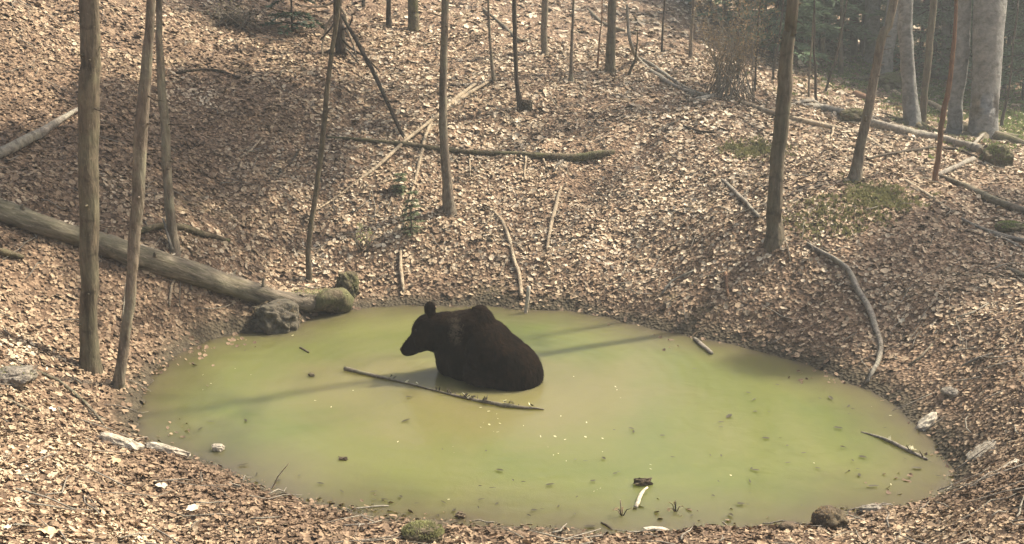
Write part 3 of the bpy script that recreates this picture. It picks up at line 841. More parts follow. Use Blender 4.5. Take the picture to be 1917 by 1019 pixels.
def bush(name, label, u, v, h, wdt, leaf_m, twigs, leaves, seed, ls=0.06, cat='bush', spread=0.8):
    base = on_ground(u, v); rs = random.Random(seed)
    root = empty(name, base); tag(root, label, cat)
    tw, lf = MB(), MB()
    for k in range(twigs):
        a = rs.uniform(0, 6.28); q = rs.random() ** 0.6 * wdt / 2
        e = np.array([math.cos(a) * q, math.sin(a) * q * spread, h * rs.uniform(0.4, 1.0)])
        m_ = e * 0.5 + np.array([rs.uniform(-.25, .25), rs.uniform(-.2, .2), rs.uniform(0, .25) * h])
        s0 = np.array([rs.uniform(-.3, .3) * wdt, rs.uniform(-.25, .25) * wdt, -0.05])
        V, Fc = tube([base + s0, base + m_, base + e], [0.011, 0.007, 0.002], 4, 0.4, 0)
        tw.add(V, Fc)
        for j in range(leaves):
            t = rs.uniform(0.3, 1.05)
            c = base + s0 * (1 - t) ** 2 + 2 * (1 - t) * t * m_ + t * t * e + np.array([rs.gauss(0, .09), rs.gauss(0, .09), rs.gauss(0, .09)]) * wdt * 0.5
            d = np.array([rs.gauss(0, 1), rs.gauss(0, 1), rs.gauss(0, .7)]); d /= np.linalg.norm(d)
            s = np.cross(d, [rs.gauss(0, 1), rs.gauss(0, 1), 1]); s /= np.linalg.norm(s) + 1e-9
            l_ = ls * rs.uniform(.5, 1.3)
            lf.quad(c, c + d * l_ * .5 + s * l_ * .3, c + d * l_, c + d * l_ * .5 - s * l_ * .3)
    tag(mk('twigs', tw.V, tw.F, M['grey'], root), kind='stuff')
    tag(mk('foliage', lf.V, lf.F, M[leaf_m], root, smooth=False), kind='stuff')
bush('tan_bush', 'hazy tan twiggy bush with dry leaves beside the end of the long bent branch', 1368, 186, 2.0, 1.75, 'tanleaf', 60, 70, 3, 0.04)
bush('dead_brushwood', 'heap of dark dead twigs near the top edge on the left slope', 440, 48, 0.5, 1.6, 'mossy', 60, 4, 4, 0.05, 'brushwood')
bush('green_seedling', 'small yellow-green leafy seedling on the slope above the mossy log end', 681, 468, 0.42, 0.22, 'grass', 9, 8, 5, 0.05, 'plant')

# ------------------------------------------------------------ fallen wood
def stick(name, cat, label, px, widths, m='pale', lift=None, sides=8, group=None, seed=0, rough=0.12, wob=0.006, flat=None, hts=None, parts=()):
    """wood lying on the terrain (or floating): px is its centre line in the photograph"""
    P, Rr = [], []
    for k, (u, v) in enumerate(px):
        p = on_ground(u, v)
        wd = np.interp(k, np.linspace(0, len(px) - 1, len(widths)), widths)
        r = wd * 0.5 * m_per_px(p)
        h = (hts[k] if hts else 0)
        if h:
            q = at_Y(u, v, p[1]);  # raised above the ground: step towards the eye along the ray
            d = ray(u, v); d = d / np.linalg.norm(d)
            slope = normal_at(np.array(p[0]), np.array(p[1]))
            p = p - d * h / max(0.15, -float(d.dot(slope)))
        else:
            p = p + np.array([0, 0, r * 0.7 + 0.018 if lift is None else lift])
        P.append(p); Rr.append(r)
    V, Fc = tube(P, Rr, sides, 0.10, rough, wob, seed)
    if not parts:
        o = mk(name, V, Fc, M[m], None, origin=P[0])
        return tag(o, label, cat, group)
    root = empty(name, P[0]); tag(root, label, cat, group)
    mk('main_stem', V, Fc, M[m], root)
    for nm, pp, ww, hh in parts:
        Q, RQ = [], []
        for (u, v), wv_ in zip(pp, ww):
            p = on_ground(u, v); r = wv_ * .5 * m_per_px(p)
            Q.append(p + np.array([0, 0, r * .6 + hh])); RQ.append(r)
        V, Fc = tube(Q, RQ, 6, 0.08, rough, wob, seed + 1)
        mk(nm, V, Fc, M[m], root)
    return root

# the large log that runs down to the pond
def big_log():
    px = [(-60,362),(0,388),(90,421),(170,448),(240,472),(330,500),(420,528),(500,551),(560,562)]
    P, Rr = [], []
    for k, (u, v) in enumerate(px):
        g = on_ground(u, v + 22)
        wd = np.interp(k, [0, 3, 6, 8], [38, 42, 42, 36])
        r = wd * .5 * m_per_px(g)
        P.append(g + np.array([0, 0, r * 0.9])); Rr.append(r)
    g = on_ground(640, 585)
    P.append(g + np.array([0.0, 0.02, 0.12])); Rr.append(0.11)
    root = empty('fallen_log', P[1]); tag(root, 'big fallen log slanting down the left bank to the pond, its broken end mossy', 'log')
    V, Fc = tube(P, Rr, 20, 0.07, 0.11, 0.010, 5)
    V = [np.array(v) for v in V]
    mk('log_trunk', V, Fc, M['biglog'], root)
    # mossy broken end
    V, Fc = tube([P[-2] + [0.22, 0, .0], (P[-1] + P[-2]) / 2 + [0.1, 0, 0.03], P[-1] + [0.02, 0, 0.0], P[-1] + [0.14, 0, -0.02]], [0.10, 0.155, 0.165, 0.07], 16, 0.05, 0.22, 0.015, 9)
    mk('mossy_end', V, Fc, M['mossy'], root)
    # peeled strip of bark on the top
    rs = random.Random(4); lf = MB()
    for k in range(420):
        t = rs.random(); c = P[-2] * (1 - t) + P[-1] * t + np.array([0, 0, 0.13])
        c = c + np.array([rs.gauss(0, .07), rs.gauss(0, .07), rs.uniform(0, .035)])
        d = np.array([rs.gauss(0, 1), rs.gauss(0, 1), abs(rs.gauss(0, .8))]); d /= np.linalg.norm(d)
        s = np.cross(d, [0, 0, 1.]); l_ = rs.uniform(.015, .04)
        lf.tri(c - s * l_ * .3, c + s * l_ * .3, c + d * l_)
    tag(mk('moss', lf.V, lf.F, M['grass'], root, smooth=False), kind='stuff')
    A = np.array(P); LR = np.array(Rr + [.11]); rs2 = np.random.default_rng(8); tt = rs2.uniform(1, len(A) - 1.01, 170)
    LP = np.stack([np.interp(tt, np.arange(len(A)), A[:, i]) for i in range(3)], 1); th = rs2.normal(0.15, .42, 170); rr2 = np.interp(tt, np.arange(len(LR)), LR) * 1.02
    LP[:, 2] += rr2 * np.cos(th); LP[:, 1] -= rr2 * np.sin(th) * .9; LP[:, 0] -= rr2 * np.sin(th) * .3
    Vl, Tl = leaf_arrays(LP, np.tile([0, -.1, 1.], (170, 1)), np.full(170, .05), 6, .25)
    lo = big_mesh('leaves', Vl - np.array(root.location), Tl, M['leaves']); lo.parent = root; tag(lo, kind='stuff')
    la = lo.data.attributes.new('tint', 'FLOAT', 'FACE'); la.data.foreach_set('value', np.repeat(rs2.beta(1.3, 1, 170), 6).astype(np.float32))
    for k, (t_, a_) in enumerate([(1.5, 1.2), (3.3, 2.2), (4.6, .7), (6.1, 2.6), (6.9, 1.1)]):
        c = np.array([np.interp(t_, np.arange(len(A)), A[:, i]) for i in range(3)]); d_ = np.array([.2, -math.cos(a_), math.sin(a_)]); r0 = .12
        V, Fc = tube([c + d_ * r0 * .6, c + d_ * (r0 + .02), c + d_ * (r0 + .05 + .03 * k)], [.032, .022, .012], 7, .1, .15, 0, k)
        mk('branch_stub', V, Fc, M['log'], root)
    for (u, v, u2, v2) in [(312, 436, 325, 478)]:
        a = on_ground(u, v) + [0, -.1, .2]; b = on_ground(u2, v2 + 20) + [0, 0, .18]
        V, Fc = tube([a, b], [.012, .02], 6, .1, .1, .003)
        mk('branch_stub', V, Fc, M['grey'], root)
    return P
LOGP = big_log()

def lump(name, cat, label, u, v, wpx, hpx, m, depth=1.0, seed=0, sub=5, amp=0.24, moss=None, sink=0.35, kind=None, flat=False):
    """a boulder or hummock that sits in the ground"""
    p = on_ground(u, v + hpx * 0.5)
    s = m_per_px(p)
    rx, rz = wpx * .5 * s, hpx * .5 * s / 0.93
    ry = rx * depth
    bm = bmesh.new(); bmesh.ops.create_icosphere(bm, subdivisions=sub, radius=1)
    for q in bm.verts:
        c = q.co.copy()
        k = 1 + amp * mnoise.fractal(c * 1.6 + Vector((seed, 0, 0)), 1.0, 2.0, 4) + amp * .35 * mnoise.noise(c * 5 + Vector((0, seed, 0))) + amp * .22 * mnoise.noise(c * 13 + Vector((0, seed, 3)))
        c *= k
        if not flat:
            c.x = max(min(c.x, .93), -.95); c.z = min(c.z, .9)
        q.co = Vector((c.x * rx, c.y * ry, c.z * rz))
    ctr = np.array([p[0], p[1] + ry * .6, p[2] + rz * (1 - sink)])
    root = empty(name, (p[0], p[1] + ry * .6, p[2])); tag(root, label, cat, kind=kind)
    me = bpy.data.meshes.new('stone'); bm.to_mesh(me); bm.free()
    me.polygons.foreach_set('use_smooth', np.ones(len(me.polygons), bool)); me.materials.append(M[m])
    pn = 'wood' if 'stump' in name or 'wood' in name else 'stone'
    o = bpy.data.objects.new(pn, me); C.objects.link(o); o.parent = root; o.location = (0, 0, rz * (1 - sink))
    if moss:
        rs = random.Random(seed); lf = MB()
        for k in range(moss[1]):
            a = rs.uniform(0, 6.28); zz = rs.uniform(0.05, 1.0); rr = math.sqrt(max(0, 1 - zz * zz))
            c = ctr + np.array([math.cos(a) * rr * rx, math.sin(a) * rr * ry, zz * rz]) * 0.98
            if mnoise.noise(Vector(c) * 6) < moss[2]: continue
            d = np.array([rs.gauss(0, .6), rs.gauss(0, .6), 1.0]); d /= np.linalg.norm(d)
            s_ = np.cross(d, [rs.gauss(0, 1), rs.gauss(0, 1), 0]); s_ /= np.linalg.norm(s_) + 1e-9
            l_ = rs.uniform(.008, .022)
            lf.tri(c - s_ * l_ * .35, c + s_ * l_ * .35, c + d * l_)
        if lf.V: tag(mk('moss', lf.V, lf.F, M[moss[0]], root, smooth=False), kind='stuff')
    return root
lump('mossy_boulder', 'boulder', 'rounded dark boulder in the water edge right under the big fallen log', 512, 588, 92, 66, 'rock', 0.8, 3, 5, 0.42, moss=('tanleaf', 420, 0.08), sink=0.5)
lump('moss_clump', 'mossy stone', 'mossy lump at the pond edge just right of the broken end of the big log', 650, 530, 44, 50, 'mossy', 0.9, 8, 5, 0.42, moss=('grass', 700, -0.1))
lump('tree_stump', 'stump', 'dark round stump at the foot of the thin dark sapling on the upper slope', 985, 196, 26, 24, 'darkbark', 0.9, 5)
lump('mossy_stone', 'stone', 'yellow-green mossy stone on the near shore at the bottom centre', 790, 1000, 82, 36, 'mossy', 0.7, 12, moss=('grass', 1600, -0.4))
lump('debris_hummock', 'hummock', 'dark earthy hummock with leaves jutting into the water at the bottom right', 1556, 972, 64, 42, 'mud', 0.8, 15, 4, 0.35, moss=('tanleaf', 160, -0.2))
lump('mud_clod', 'clod', 'small dark clod at the near water edge left of the leafy hummock', 1475, 988, 34, 18, 'mud', 0.8, 18, 3, 0.3)
lump('mossy_root_mound', 'mound', 'bright green mossy mound at the foot of the mottled beech', 1672, 150, 60, 34, 'mossy', 0.8, 22, moss=('moss_bright', 2600, -0.5))
lump('mossy_root_mound', 'mound', 'green mossy root mound right of the huge beech trunk', 1868, 282, 60, 60, 'mossy', 0.7, 25, 5, 0.42, moss=('moss_bright', 2600, -0.3), sink=0.7)
lump('mossy_stone', 'stone', 'low mossy stone on the ground behind the long fallen branches at the right', 1605, 215, 60, 26, 'mossy', 0.7, 28, moss=('moss', 1500, -0.4))
lump('mossy_stone', 'stone', 'bright mossy lump at the right edge beside the dark fallen limb', 1896, 425, 56, 20, 'mossy', 0.8, 33, moss=('moss_bright', 1500, -0.5))
lump('grey_stone', 'stone', 'pale grey stone half buried in leaves at the left edge', 20, 705, 80, 34, 'grey', 0.8, 41, moss=('grass', 200, 0.1))

ST = [
 ('fallen_branch','branch','thick grey dead branch slanting up behind the widest left trunk',[(-20,306),(30,285),(80,255),(120,228),(152,208)],[22,20,17,11,7],'grey'),
 ('fallen_branch','branch','curved mossy branch lying across the foot of the slim trunk behind the big log',[(262,442),(300,434),(340,433),(375,444),(430,456)],[13,14,14,12,6],'mossy'),
 ('fallen_branch','branch','long dark horizontal branch across the middle slope, thick at its right end',[(612,263),(680,268),(760,276),(850,288),(930,293),(1000,298),(1080,303),(1120,298),(1150,289)],[5,7,8,9,10,12,15,15,8],'mossy'),
 ('fallen_branch','branch','long pale branch running from the left slope up to the thin sapling foot',[(588,400),(640,366),(700,322),(760,268),(828,216),(875,182),(924,152)],[3,4,6,7,7,7,5],'pale'),
 ('fallen_branch','branch','shorter pale branch lying just above the long pale one behind the middle trunk',[(830,212),(860,185),(892,160)],[8,8,5],'pale'),
 ('fallen_branch','branch','pale crooked branch dropping steeply from the long pale one towards the bear',[(808,232),(795,265),(786,310),(770,370),(756,430)],[8,7,6,5,4],'pale'),
 ('fallen_branch','branch','short bleached upright-looking branch on the far shore left of the bear head',[(750,476),(750,510),(755,552)],[6,8,5],'pale'),
 ('fallen_branch','branch','forked pale branch reaching the far shore behind the bear back',[(924,400),(940,420),(952,450),(962,490),(973,525),(976,562)],[4,6,7,7,8,8],'pale'),
 ('fallen_branch','branch','single pale branch on the sunny slope right of the forked one',[(1050,355),(1040,390),(1032,425),(1024,474)],[5,7,7,4],'pale'),
 ('fallen_branch','branch','long grey curved branch running down the right bank into the pond',[(1510,462),(1545,483),(1585,508),(1603,545),(1625,585),(1643,630),(1648,665),(1636,698),(1622,724)],[6,9,10,11,11,10,9,8,6],'grey'),
 ('fallen_branch','branch','dark narrow branch slanting towards the foot of the knotty bank trunk',[(1352,342),(1385,374),(1420,412)],[6,9,7],'grey'),
 ('fallen_branch','branch','thin brown bowed branch crossing the reddish sapling at the right',[(1622,302),(1680,290),(1745,280),(1790,284),(1828,297)],[5,5,5,5,4],'darkbark'),
 ('fallen_branch','branch','short thick grey branch propped right of the reddish sapling foot',[(1752,334),(1785,320),(1822,303)],[9,11,9],'grey'),
 ('fallen_branch','branch','pale straight branch on the leaf slope right of the mossy knoll',[(1695,342),(1730,366),(1785,402)],[6,7,6],'pale'),
 ('fallen_branch','branch','dark thick limb running off the right edge above the bright mossy lump',[(1760,335),(1800,352),(1850,378),(1930,408)],[6,10,14,14],'log'),
 ('fallen_branch','branch','thin grey limb under the dark thick one at the right edge',[(1800,414),(1850,438),(1930,458)],[5,7,8],'grey'),
 ('fallen_branch','branch','forked offshoot of thin grey wood at the right edge beneath the grey limb',[(1850,440),(1880,452),(1912,468)],[5,5,4],'grey'),
 ('fallen_branch','branch','short dark stick lying at the right edge in the leaves',[(1885,508),(1905,516),(1925,526)],[7,8,8],'log'),
 ('fallen_branch','branch','pale thin branch lying between the grey beech trunks',[(1722,188),(1760,208),(1800,232),(1832,246)],[8,9,8,7],'pale'),
 ('fallen_log','log','short sawn brown log piece against the leaning slender trunk',[(1600,182),(1626,192)],[13,13],'redbark'),
 ('fallen_branch','branch','pale stub of branch pointing right at the end of the long bent branch',[(1302,190),(1322,187),(1346,181)],[5,9,8],'white'),
 ('fallen_branch','branch','thin dark twig left of the crooked sapling, half under leaves',[(450,150),(400,135),(330,140)],[4,5,4],'darkbark'),
 ('fallen_branch','branch','dark branch lying uphill behind the thin dark sapling near the top centre',[(905,20),(945,55),(975,80),(990,78)],[5,6,6,3],'log'),
 ('fallen_branch','branch','dark branch lying between the sturdy trunk and the fine stems at the top',[(1100,20),(1135,50),(1190,66)],[5,6,4],'log'),
 ('fallen_branch','branch','thin stick on the near left bank, running diagonally in the leaves',[(70,700),(110,720),(160,760),(195,800)],[5,6,6,4],'log'),
 ('fallen_branch','branch','thin dark stick at the left edge below the grey stone',[(-10,740),(30,762),(60,775)],[5,6,4],'log'),
 ('fallen_branch','branch','thin pale twig standing off the ground under the big log',[(335,517),(322,545),(318,578)],[4,5,4],'pale'),
 ('fallen_branch','branch','mossy dark branch end at the left edge under the big log',[(-20,478),(10,483),(45,488)],[16,15,7],'mossy'),
 ('fallen_branch','branch','short brown stick on the leafy right bank below the knotty trunk',[(1358,515),(1360,535),(1362,560)],[5,6,4],'redbark'),
 ('fallen_branch','branch','bent grey twig on the lower right bank near the far shore',[(1240,555),(1260,530),(1300,510)],[4,5,3],'grey'),
 ('fallen_branch','branch','thin pale twig in the leaves near the right edge, level with the grey branch tip',[(1800,690),(1830,676),(1858,668)],[4,5,4],'grey'),
]
ST += [
 ('fallen_twig','twig','thin pale twig hanging below the dark horizontal branch, nearest to the middle trunk',[(879,302),(880,318),(880,334)],[4,4,3],'pale'),
 ('fallen_twig','twig','pale twig pointing downhill from the middle of the dark horizontal branch',[(985,300),(983,320),(982,340)],[4,4,3],'pale'),
 ('fallen_twig','twig','slanting pale twig just right of the middle of the dark horizontal branch',[(1012,288),(1018,305),(1026,322)],[4,4,3],'pale'),
 ('fallen_twig','twig','thin grey twig crossing the thick right end of the dark horizontal branch',[(1062,298),(1045,312),(1036,325)],[4,4,3],'grey'),
 ('fallen_twig','twig','thin grey twig in the leaves left of the pale branch on the sunny slope',[(905,430),(915,415),(930,398)],[4,4,3],'pale'),
 ('fallen_twig','twig','small dark twig lying uphill of the knotty bank trunk',[(1280,240),(1310,250),(1345,252)],[4,4,3],'darkbark'),
 ('fallen_twig','twig','dark thin twig on the slope left of the pale long branch start',[(520,330),(545,310),(560,285)],[4,4,3],'darkbark'),
 ('fallen_twig','twig','pale thin twig on the slope between the slim trunk and the crooked sapling',[(450,300),(470,285),(490,262)],[4,4,3],'pale'),
 ('fallen_twig','twig','dark twig across the leaves high on the left slope',[(400,35),(440,50),(480,72)],[4,5,3],'darkbark'),
 ('fallen_twig','twig','grey twig on the right bank below the short dark stick',[(1790,600),(1820,590),(1850,572)],[4,4,3],'grey'),
 ('fallen_twig','twig','brown twig on the right bank beside the lower part of the grey curved branch',[(1700,690),(1725,672),(1745,650)],[4,4,3],'log'),
]
for k, (nm, cat, lab, px, wd, m_) in enumerate(ST):
    stick(nm, cat, lab, px, wd, m_, seed=200 + k, group='dead branches lying on the slopes' if cat == 'branch' else None, sides=9)
stick('fallen_branch', 'branch', 'long pale-topped fallen trunk with a fork lying across the right slope',
      [(1472,207),(1530,205),(1570,216),(1620,234),(1680,250),(1740,262),(1790,274),(1832,288)], [9,11,14,15,15,14,15,18], 'grey', seed=301, sides=10,
      group='dead branches lying on the slopes', parts=[('fork', [(1470,200),(1518,192),(1545,210)], [6, 8, 8], 0.0), ('side_branch', [(1820,285),(1838,265),(1852,258)], [7, 6, 4], 0.1)])
stick('fallen_branch', 'branch', 'pale thin trunk lying in front of the forked one, starting beside the tan bush',
      [(1388,196),(1430,212),(1480,226),(1560,244),(1610,256),(1665,292)], [7,10,9,9,8,6], 'pale', seed=302, sides=9,
      group='dead branches lying on the slopes', parts=[('side_branch', [(1560,244),(1556,262)], [5, 3], 0.03)])
# the long bent branch: its upper end stands up and its foot lies along the ground
def bent_branch(label, px, wd, m, hts, seed, extra=()):
    root = None
    P, Rr = [], []
    g = on_ground(*px[-1])
    for k, (u, v) in enumerate(px):
        p = on_ground(u, v) if hts[k] == 0 else None
        if p is None: p = at_Y(u, v, hts[k])
        wv_ = np.interp(k, np.linspace(0, len(px) - 1, len(wd)), wd)
        r = wv_ * .5 * m_per_px(p); P.append(p + np.array([0, 0, r * .5])); Rr.append(r)
    root = empty('dead_branch', P[-1]); tag(root, label, 'branch')
    V, Fc = tube(P, Rr, 8, .1, .12, .008, seed); mk('main_stem', V, Fc, M[m], root)
    for pp, ww, yy in extra:
        Q = [at_Y(u, v, yy) if yy else on_ground(u, v) + [0, 0, .03] for u, v in pp]
        V, Fc = tube(Q, [x * .5 * m_per_px(Q[0]) for x in ww], 6, .1, .1, .006, seed + 1); mk('side_branch', V, Fc, M[m], root)
bent_branch('long bent dead branch hanging from the top and curving along the ground to the bush',
            [(1174,10),(1176,50),(1181,85),(1196,115),(1225,140),(1262,163),(1300,178),(1338,184)], [5,6,7,8,9,9,10,9], 'grey',
            [21.4,21.4,21.3,0,0,0,0,0], 401, [([(1200,112),(1232,133),(1270,160),(1318,182)], [5,6,6,4], 0)])
bent_branch('long dark dead branch leaning from the tangle at the top down to the horizontal branch',
            [(640,30),(665,75),(690,120),(712,165),(735,215),(757,258),(785,288)], [6,8,8,7,7,7,5], 'darkbark',
            [19.6,19.2,18.7,18.3,17.9,0,0], 402)
def tangle():
    b = on_ground(640, 102)
    root = empty('dead_tree', b); tag(root, 'dark dead tree with drooping tangled branches near the top, left of centre', 'tree')
    Y = b[1]
    V, Fc = tube([at_Y(640,106,Y) - [0,0,.15], at_Y(636,70,Y), at_Y(632,30,Y), at_Y(632,-40,Y), at_Y(630,-200,Y)], [.13,.10,.08,.07,.03], 9, .15, .12, .01, 3)
    mk('trunk', V, Fc, M['darkbark'], root)
    for k, (pts_, m_) in enumerate([([(634,20),(612,48),(604,90),(606,120),(600,158)], 'pale'), ([(632,2),(600,14),(560,10)], 'pale'),
            ([(636,40),(655,70),(668,108)], 'grey'), ([(634,60),(650,85),(690,112),(712,136)], 'darkbark'), ([(636,30),(618,55),(600,75)], 'darkbark'),
            ([(638,55),(652,52),(660,30)], 'darkbark'), ([(636,85),(652,95),(672,120)], 'grey'), ([(634,10),(648,30),(650,55),(662,85)], 'pale'), ([(636,75),(622,92),(600,102)], 'darkbark')]):
        Q = [at_Y(u, v, Y - .25 * (j / 2)) for j, (u, v) in enumerate(pts_)]
        V, Fc = tube(Q, np.linspace(.028, .012, len(Q)), 6, .1, .1, .01, 30 + k); mk('branch', V, Fc, M[m_], root)
tangle()

# ------------------------------------------------------------ wood and bits in the water and along the shore
def floaty(name, cat, label, px, wd, m, z=0.005, seed=0, knots=0, group=None, sides=8):
    P, Rr = [], []
    for k, (u, v) in enumerate(px):
        p = at_z(u, v, 0); wv_ = np.interp(k, np.linspace(0, len(px) - 1, len(wd)), wd)
        r = wv_ * .5 * m_per_px(p); P.append(p + [0, 0, z if np.isscalar(z) else z[k]]); Rr.append(r)
    V, Fc = tube(P, Rr, sides, .05, .15, .004, seed)
    if not knots:
        return tag(mk(name, V, Fc, M[m], None, origin=P[0]), label, cat, group)
    root = empty(name, P[0]); tag(root, label, cat, group)
    mk('stem', V, Fc, M[m], root)
    rs = random.Random(seed)
    Pn, Rn = resample(P, Rr, .02)
    V2, T2 = None, None
    for k in range(knots):
        i = int(len(Pn) * rs.betavariate(2.2, 1.3)) % len(Pn); c = Pn[i]
        h = rs.uniform(.02, .07); e = c + [rs.uniform(-.05, .05), rs.uniform(-.03, .05), h]
        V, Fc = tube([c, e], [.009, .003], 5, .05, .1); mk('twig_stub', V, Fc, M['darkbark'], root)
    for k in range(knots):
        i = int(len(Pn) * rs.betavariate(3, 1.3)) % len(Pn); c = Pn[i] + [rs.uniform(-.02, .02), rs.uniform(-.02, .03), Rn[i] + .012]
        a = rs.uniform(0, 6.28); d = np.array([math.cos(a), math.sin(a) * .6, rs.uniform(-.1, .6)]) * rs.uniform(.02, .035); s = np.array([-d[1], d[0], .01]) * .8
        mk('leaf', [c - d, c + s, c + d + [0, 0, .01], c - s], [(0, 1, 2), (0, 2, 3)], M[rs.choice(['palespeck', 'palespeck', 'speck'])], root, smooth=False)
    return root
floaty('floating_branch', 'branch', 'long knobbly branch floating in front of the bear with leaves caught on it',
       [(645,695),(700,706),(760,718),(830,737),(890,752),(950,763),(1018,768)], [8,7,4,4,6,9,3], 'log', [.03,.02,.005,.010,.015,.02,.01], 11, 18)
floaty('floating_branch', 'branch', 'pale-barked branch floating by the right shore of the pond', [(1612,809),(1640,818),(1662,828),(1700,845),(1736,862)], [4,6,8,8,6], 'grey', [-.004,.008,.015,.012,.003], 12, 4)
floaty('floating_stick', 'stick', 'short grey stick poking out of the water at the far right shore', [(1300,637),(1315,650),(1332,664)], [8,9,8], 'grey', .015, 13)
floaty('floating_stick', 'stick', 'small brown stick at the far shore right beside the short grey one', [(1372,630),(1385,640),(1399,649)], [5,7,5], 'log', .015, 14)
floaty('floating_stick', 'stick', 'bright curved stick in the shallows at the lower right of the pond', [(1212,919),(1200,930),(1190,951)], [4,7,8], 'white', [.03,.02,.005], 15)
floaty('floating_stick', 'stick', 'dark twig floating in the left part of the pond', [(562,652),(570,656),(578,661)], [4,5,3], 'darkbark', .005, 16)
floaty('floating_stick', 'stick', 'thin dark twig half sunk near the bottom shore, left of centre', [(660,953),(690,950),(728,948)], [3,4,3], 'grey', .003, 17)
floaty('floating_stick', 'stick', 'slender dark twig slanting in the shallows near the bottom centre', [(1126,980),(1136,986),(1146,993)], [4,5,3], 'darkbark', .006, 18)
def upright(name, cat, label, pts_, wd, m, up_from=0):
    b = on_ground(*pts_[0]); P = [b - [0, 0, .08]] + [at_Y(u, v, b[1]) for u, v in pts_]
    Rr = [wd[0] * .5 * m_per_px(b)] + [x * .5 * m_per_px(b) for x in wd]
    V, Fc = tube(P, Rr, 7, .06, .12, .003, 3)
    return tag(mk(name, V, Fc, M[m], None, origin=b), label, cat)
upright('upright_stick', 'stick', 'pale short stick standing in the water at the far shore behind the bear', [(984,586),(987,560),(990,536)], [7,8,7], 'white')
upright('grass_stem', 'grass stem', 'thin pale grass stem rising from the shallows at the lower left', [(510,914),(520,892),(541,867)], [3,2.5,1.5], 'pale')
upright('grass_stem', 'grass stem', 'thin upright stem in the shallows left of the bright curved stick', [(1163,960),(1162,948),(1161,936)], [3,2.5,2], 'pale')
def sprig(name, label, u, v, seed, n=7, h=.16):
    b = at_z(u, v, 0); root = empty(name, b); tag(root, label, 'twig'); rs = random.Random(seed)
    for k in range(n):
        a = rs.uniform(0, 6.28); e = b + np.array([math.cos(a) * h * .8, math.sin(a) * h * .5, rs.uniform(.3, 1) * h])
        V, Fc = tube([b - [0, 0, .02], (b + e) / 2 + [0, 0, .02], e], [.005, .004, .002], 5, .05, 0); mk('twig', V, Fc, M['pale' if k % 2 else 'darkbark'], root)
        c = e; d = np.array([rs.gauss(0, 1), rs.gauss(0, 1), .3]) * .010; s = np.array([-d[1], d[0], .01])
        mk('leaf', [c - d, c + s, c + d, c - s], [(0, 1, 2, 3)], M['tanleaf'], root, smooth=False)
sprig('leafy_twig', 'small leafy twig sticking out of the shallows right of the bright curved stick', 1265, 958, 3, 5, .11)
sprig('leafy_twig', 'dark twig with curled leaves standing in the water at the bottom centre', 1165, 965, 5, 4, .09)

def chunk(name, cat, label, u, v, wpx, hpx, m, ang=0.0, seed=0, flat=0.35, water=False):
    """an irregular splinter or slab of wood lying flat"""
    p = at_z(u, v) if water else on_ground(u, v)
    s = m_per_px(p); rx = wpx * .5 * s; ry = max(.02, hpx * .5 * s * 1.9)
    bm = bmesh.new(); bmesh.ops.create_icosphere(bm, subdivisions=3, radius=1)
    for q in bm.verts:
        c = q.co.copy(); c.x = math.copysign(abs(c.x) ** .7, c.x); c.z = math.copysign(abs(c.z) ** .6, c.z)
        c *= 1 + (.7 if m == 'mud' else .3) * mnoise.noise(c * 2.1 + Vector((seed, 1, 0))) + (.4 if m == 'mud' else .1) * mnoise.noise(c * 7 + Vector((seed, 1, 0)))
        q.co = Vector((c.x * rx, c.y * ry, c.z * ry * flat))
    me = bpy.data.meshes.new(name); bm.to_mesh(me); bm.free(); me.materials.append(M[m])
    o = bpy.data.objects.new(name, me); C.objects.link(o)
    n = Vector((0, 0, 1)) if water else Vector(normal_at(np.array(p[0]), np.array(p[1])))
    q = n.to_track_quat('Z', 'Y')
    o.rotation_euler = (Matrix.Rotation(0, 3, 'X') @ (n.rotation_difference(n).to_matrix()) @ Vector((0,0,1)).rotation_difference(n).to_matrix() @ Matrix.Rotation(R(ang), 3, 'Z')).to_euler()
    o.location = (p[0], p[1], p[2] + ry * flat * .7)
    return tag(o, label, cat)
chunk('broken_wood', 'wood piece', 'long white splintered log piece on the near left shore, left half', 228, 838, 92, 20, 'white', -12, 1, .6)
chunk('broken_wood', 'wood piece', 'white squared wood piece lying at the near left water edge, right of the splintered one', 314, 849, 88, 13, 'white', -6, 2, .7)
chunk('floating_chip', 'wood piece', 'small cream wood chip floating off the near left shore', 408, 842, 24, 11, 'white', -20, 3, .6, True)
chunk('floating_bark', 'bark', 'flat whitish bark slab in the shallows at the bottom right of centre', 1228, 992, 44, 9, 'white', -4, 4, .3, True)
chunk('floating_debris', 'debris', 'dark clump of sodden leaves floating above the bright curved stick', 1203, 907, 30, 9, 'mud', 0, 5, .8, True)
chunk('broken_wood', 'wood piece', 'pale grey wood piece at the right water edge', 1735, 794, 50, 14, 'white', 24, 6, .5)
chunk('broken_wood', 'wood piece', 'crumbled whitish wood patch among leaves on the right shore', 1838, 846, 62, 26, 'white', -25, 7, .15)
chunk('broken_wood', 'wood piece', 'smaller whitish wood fragment just below the crumbled patch on the right shore', 1892, 872, 40, 16, 'white', 10, 8, .2)
chunk('broken_wood', 'wood piece', 'greyish wood fragment on the near shore right of the leafy hummock', 1630, 958, 42, 20, 'grey', 0, 9, .4)
chunk('broken_wood', 'wood piece', 'pale upright-looking leaf-shaped bark flake on the right bank by the pond', 1778, 740, 20, 24, 'grey', 20, 10, .3)
chunk('floating_debris', 'debris', 'small dark leaf clump floating left of the bottom centre', 642, 861, 15, 5, 'mud', 0, 11, .6, True)
chunk('floating_debris', 'debris', 'green-brown leaf floating left of the long floating branch', 583, 704, 10, 8, 'mossy', 40, 12, .4, True)
chunk('floating_debris', 'debris', 'dark soggy clump lying in the shallows by the mossy bottom stone', 862, 968, 18, 8, 'mud', 0, 13, .6, True)

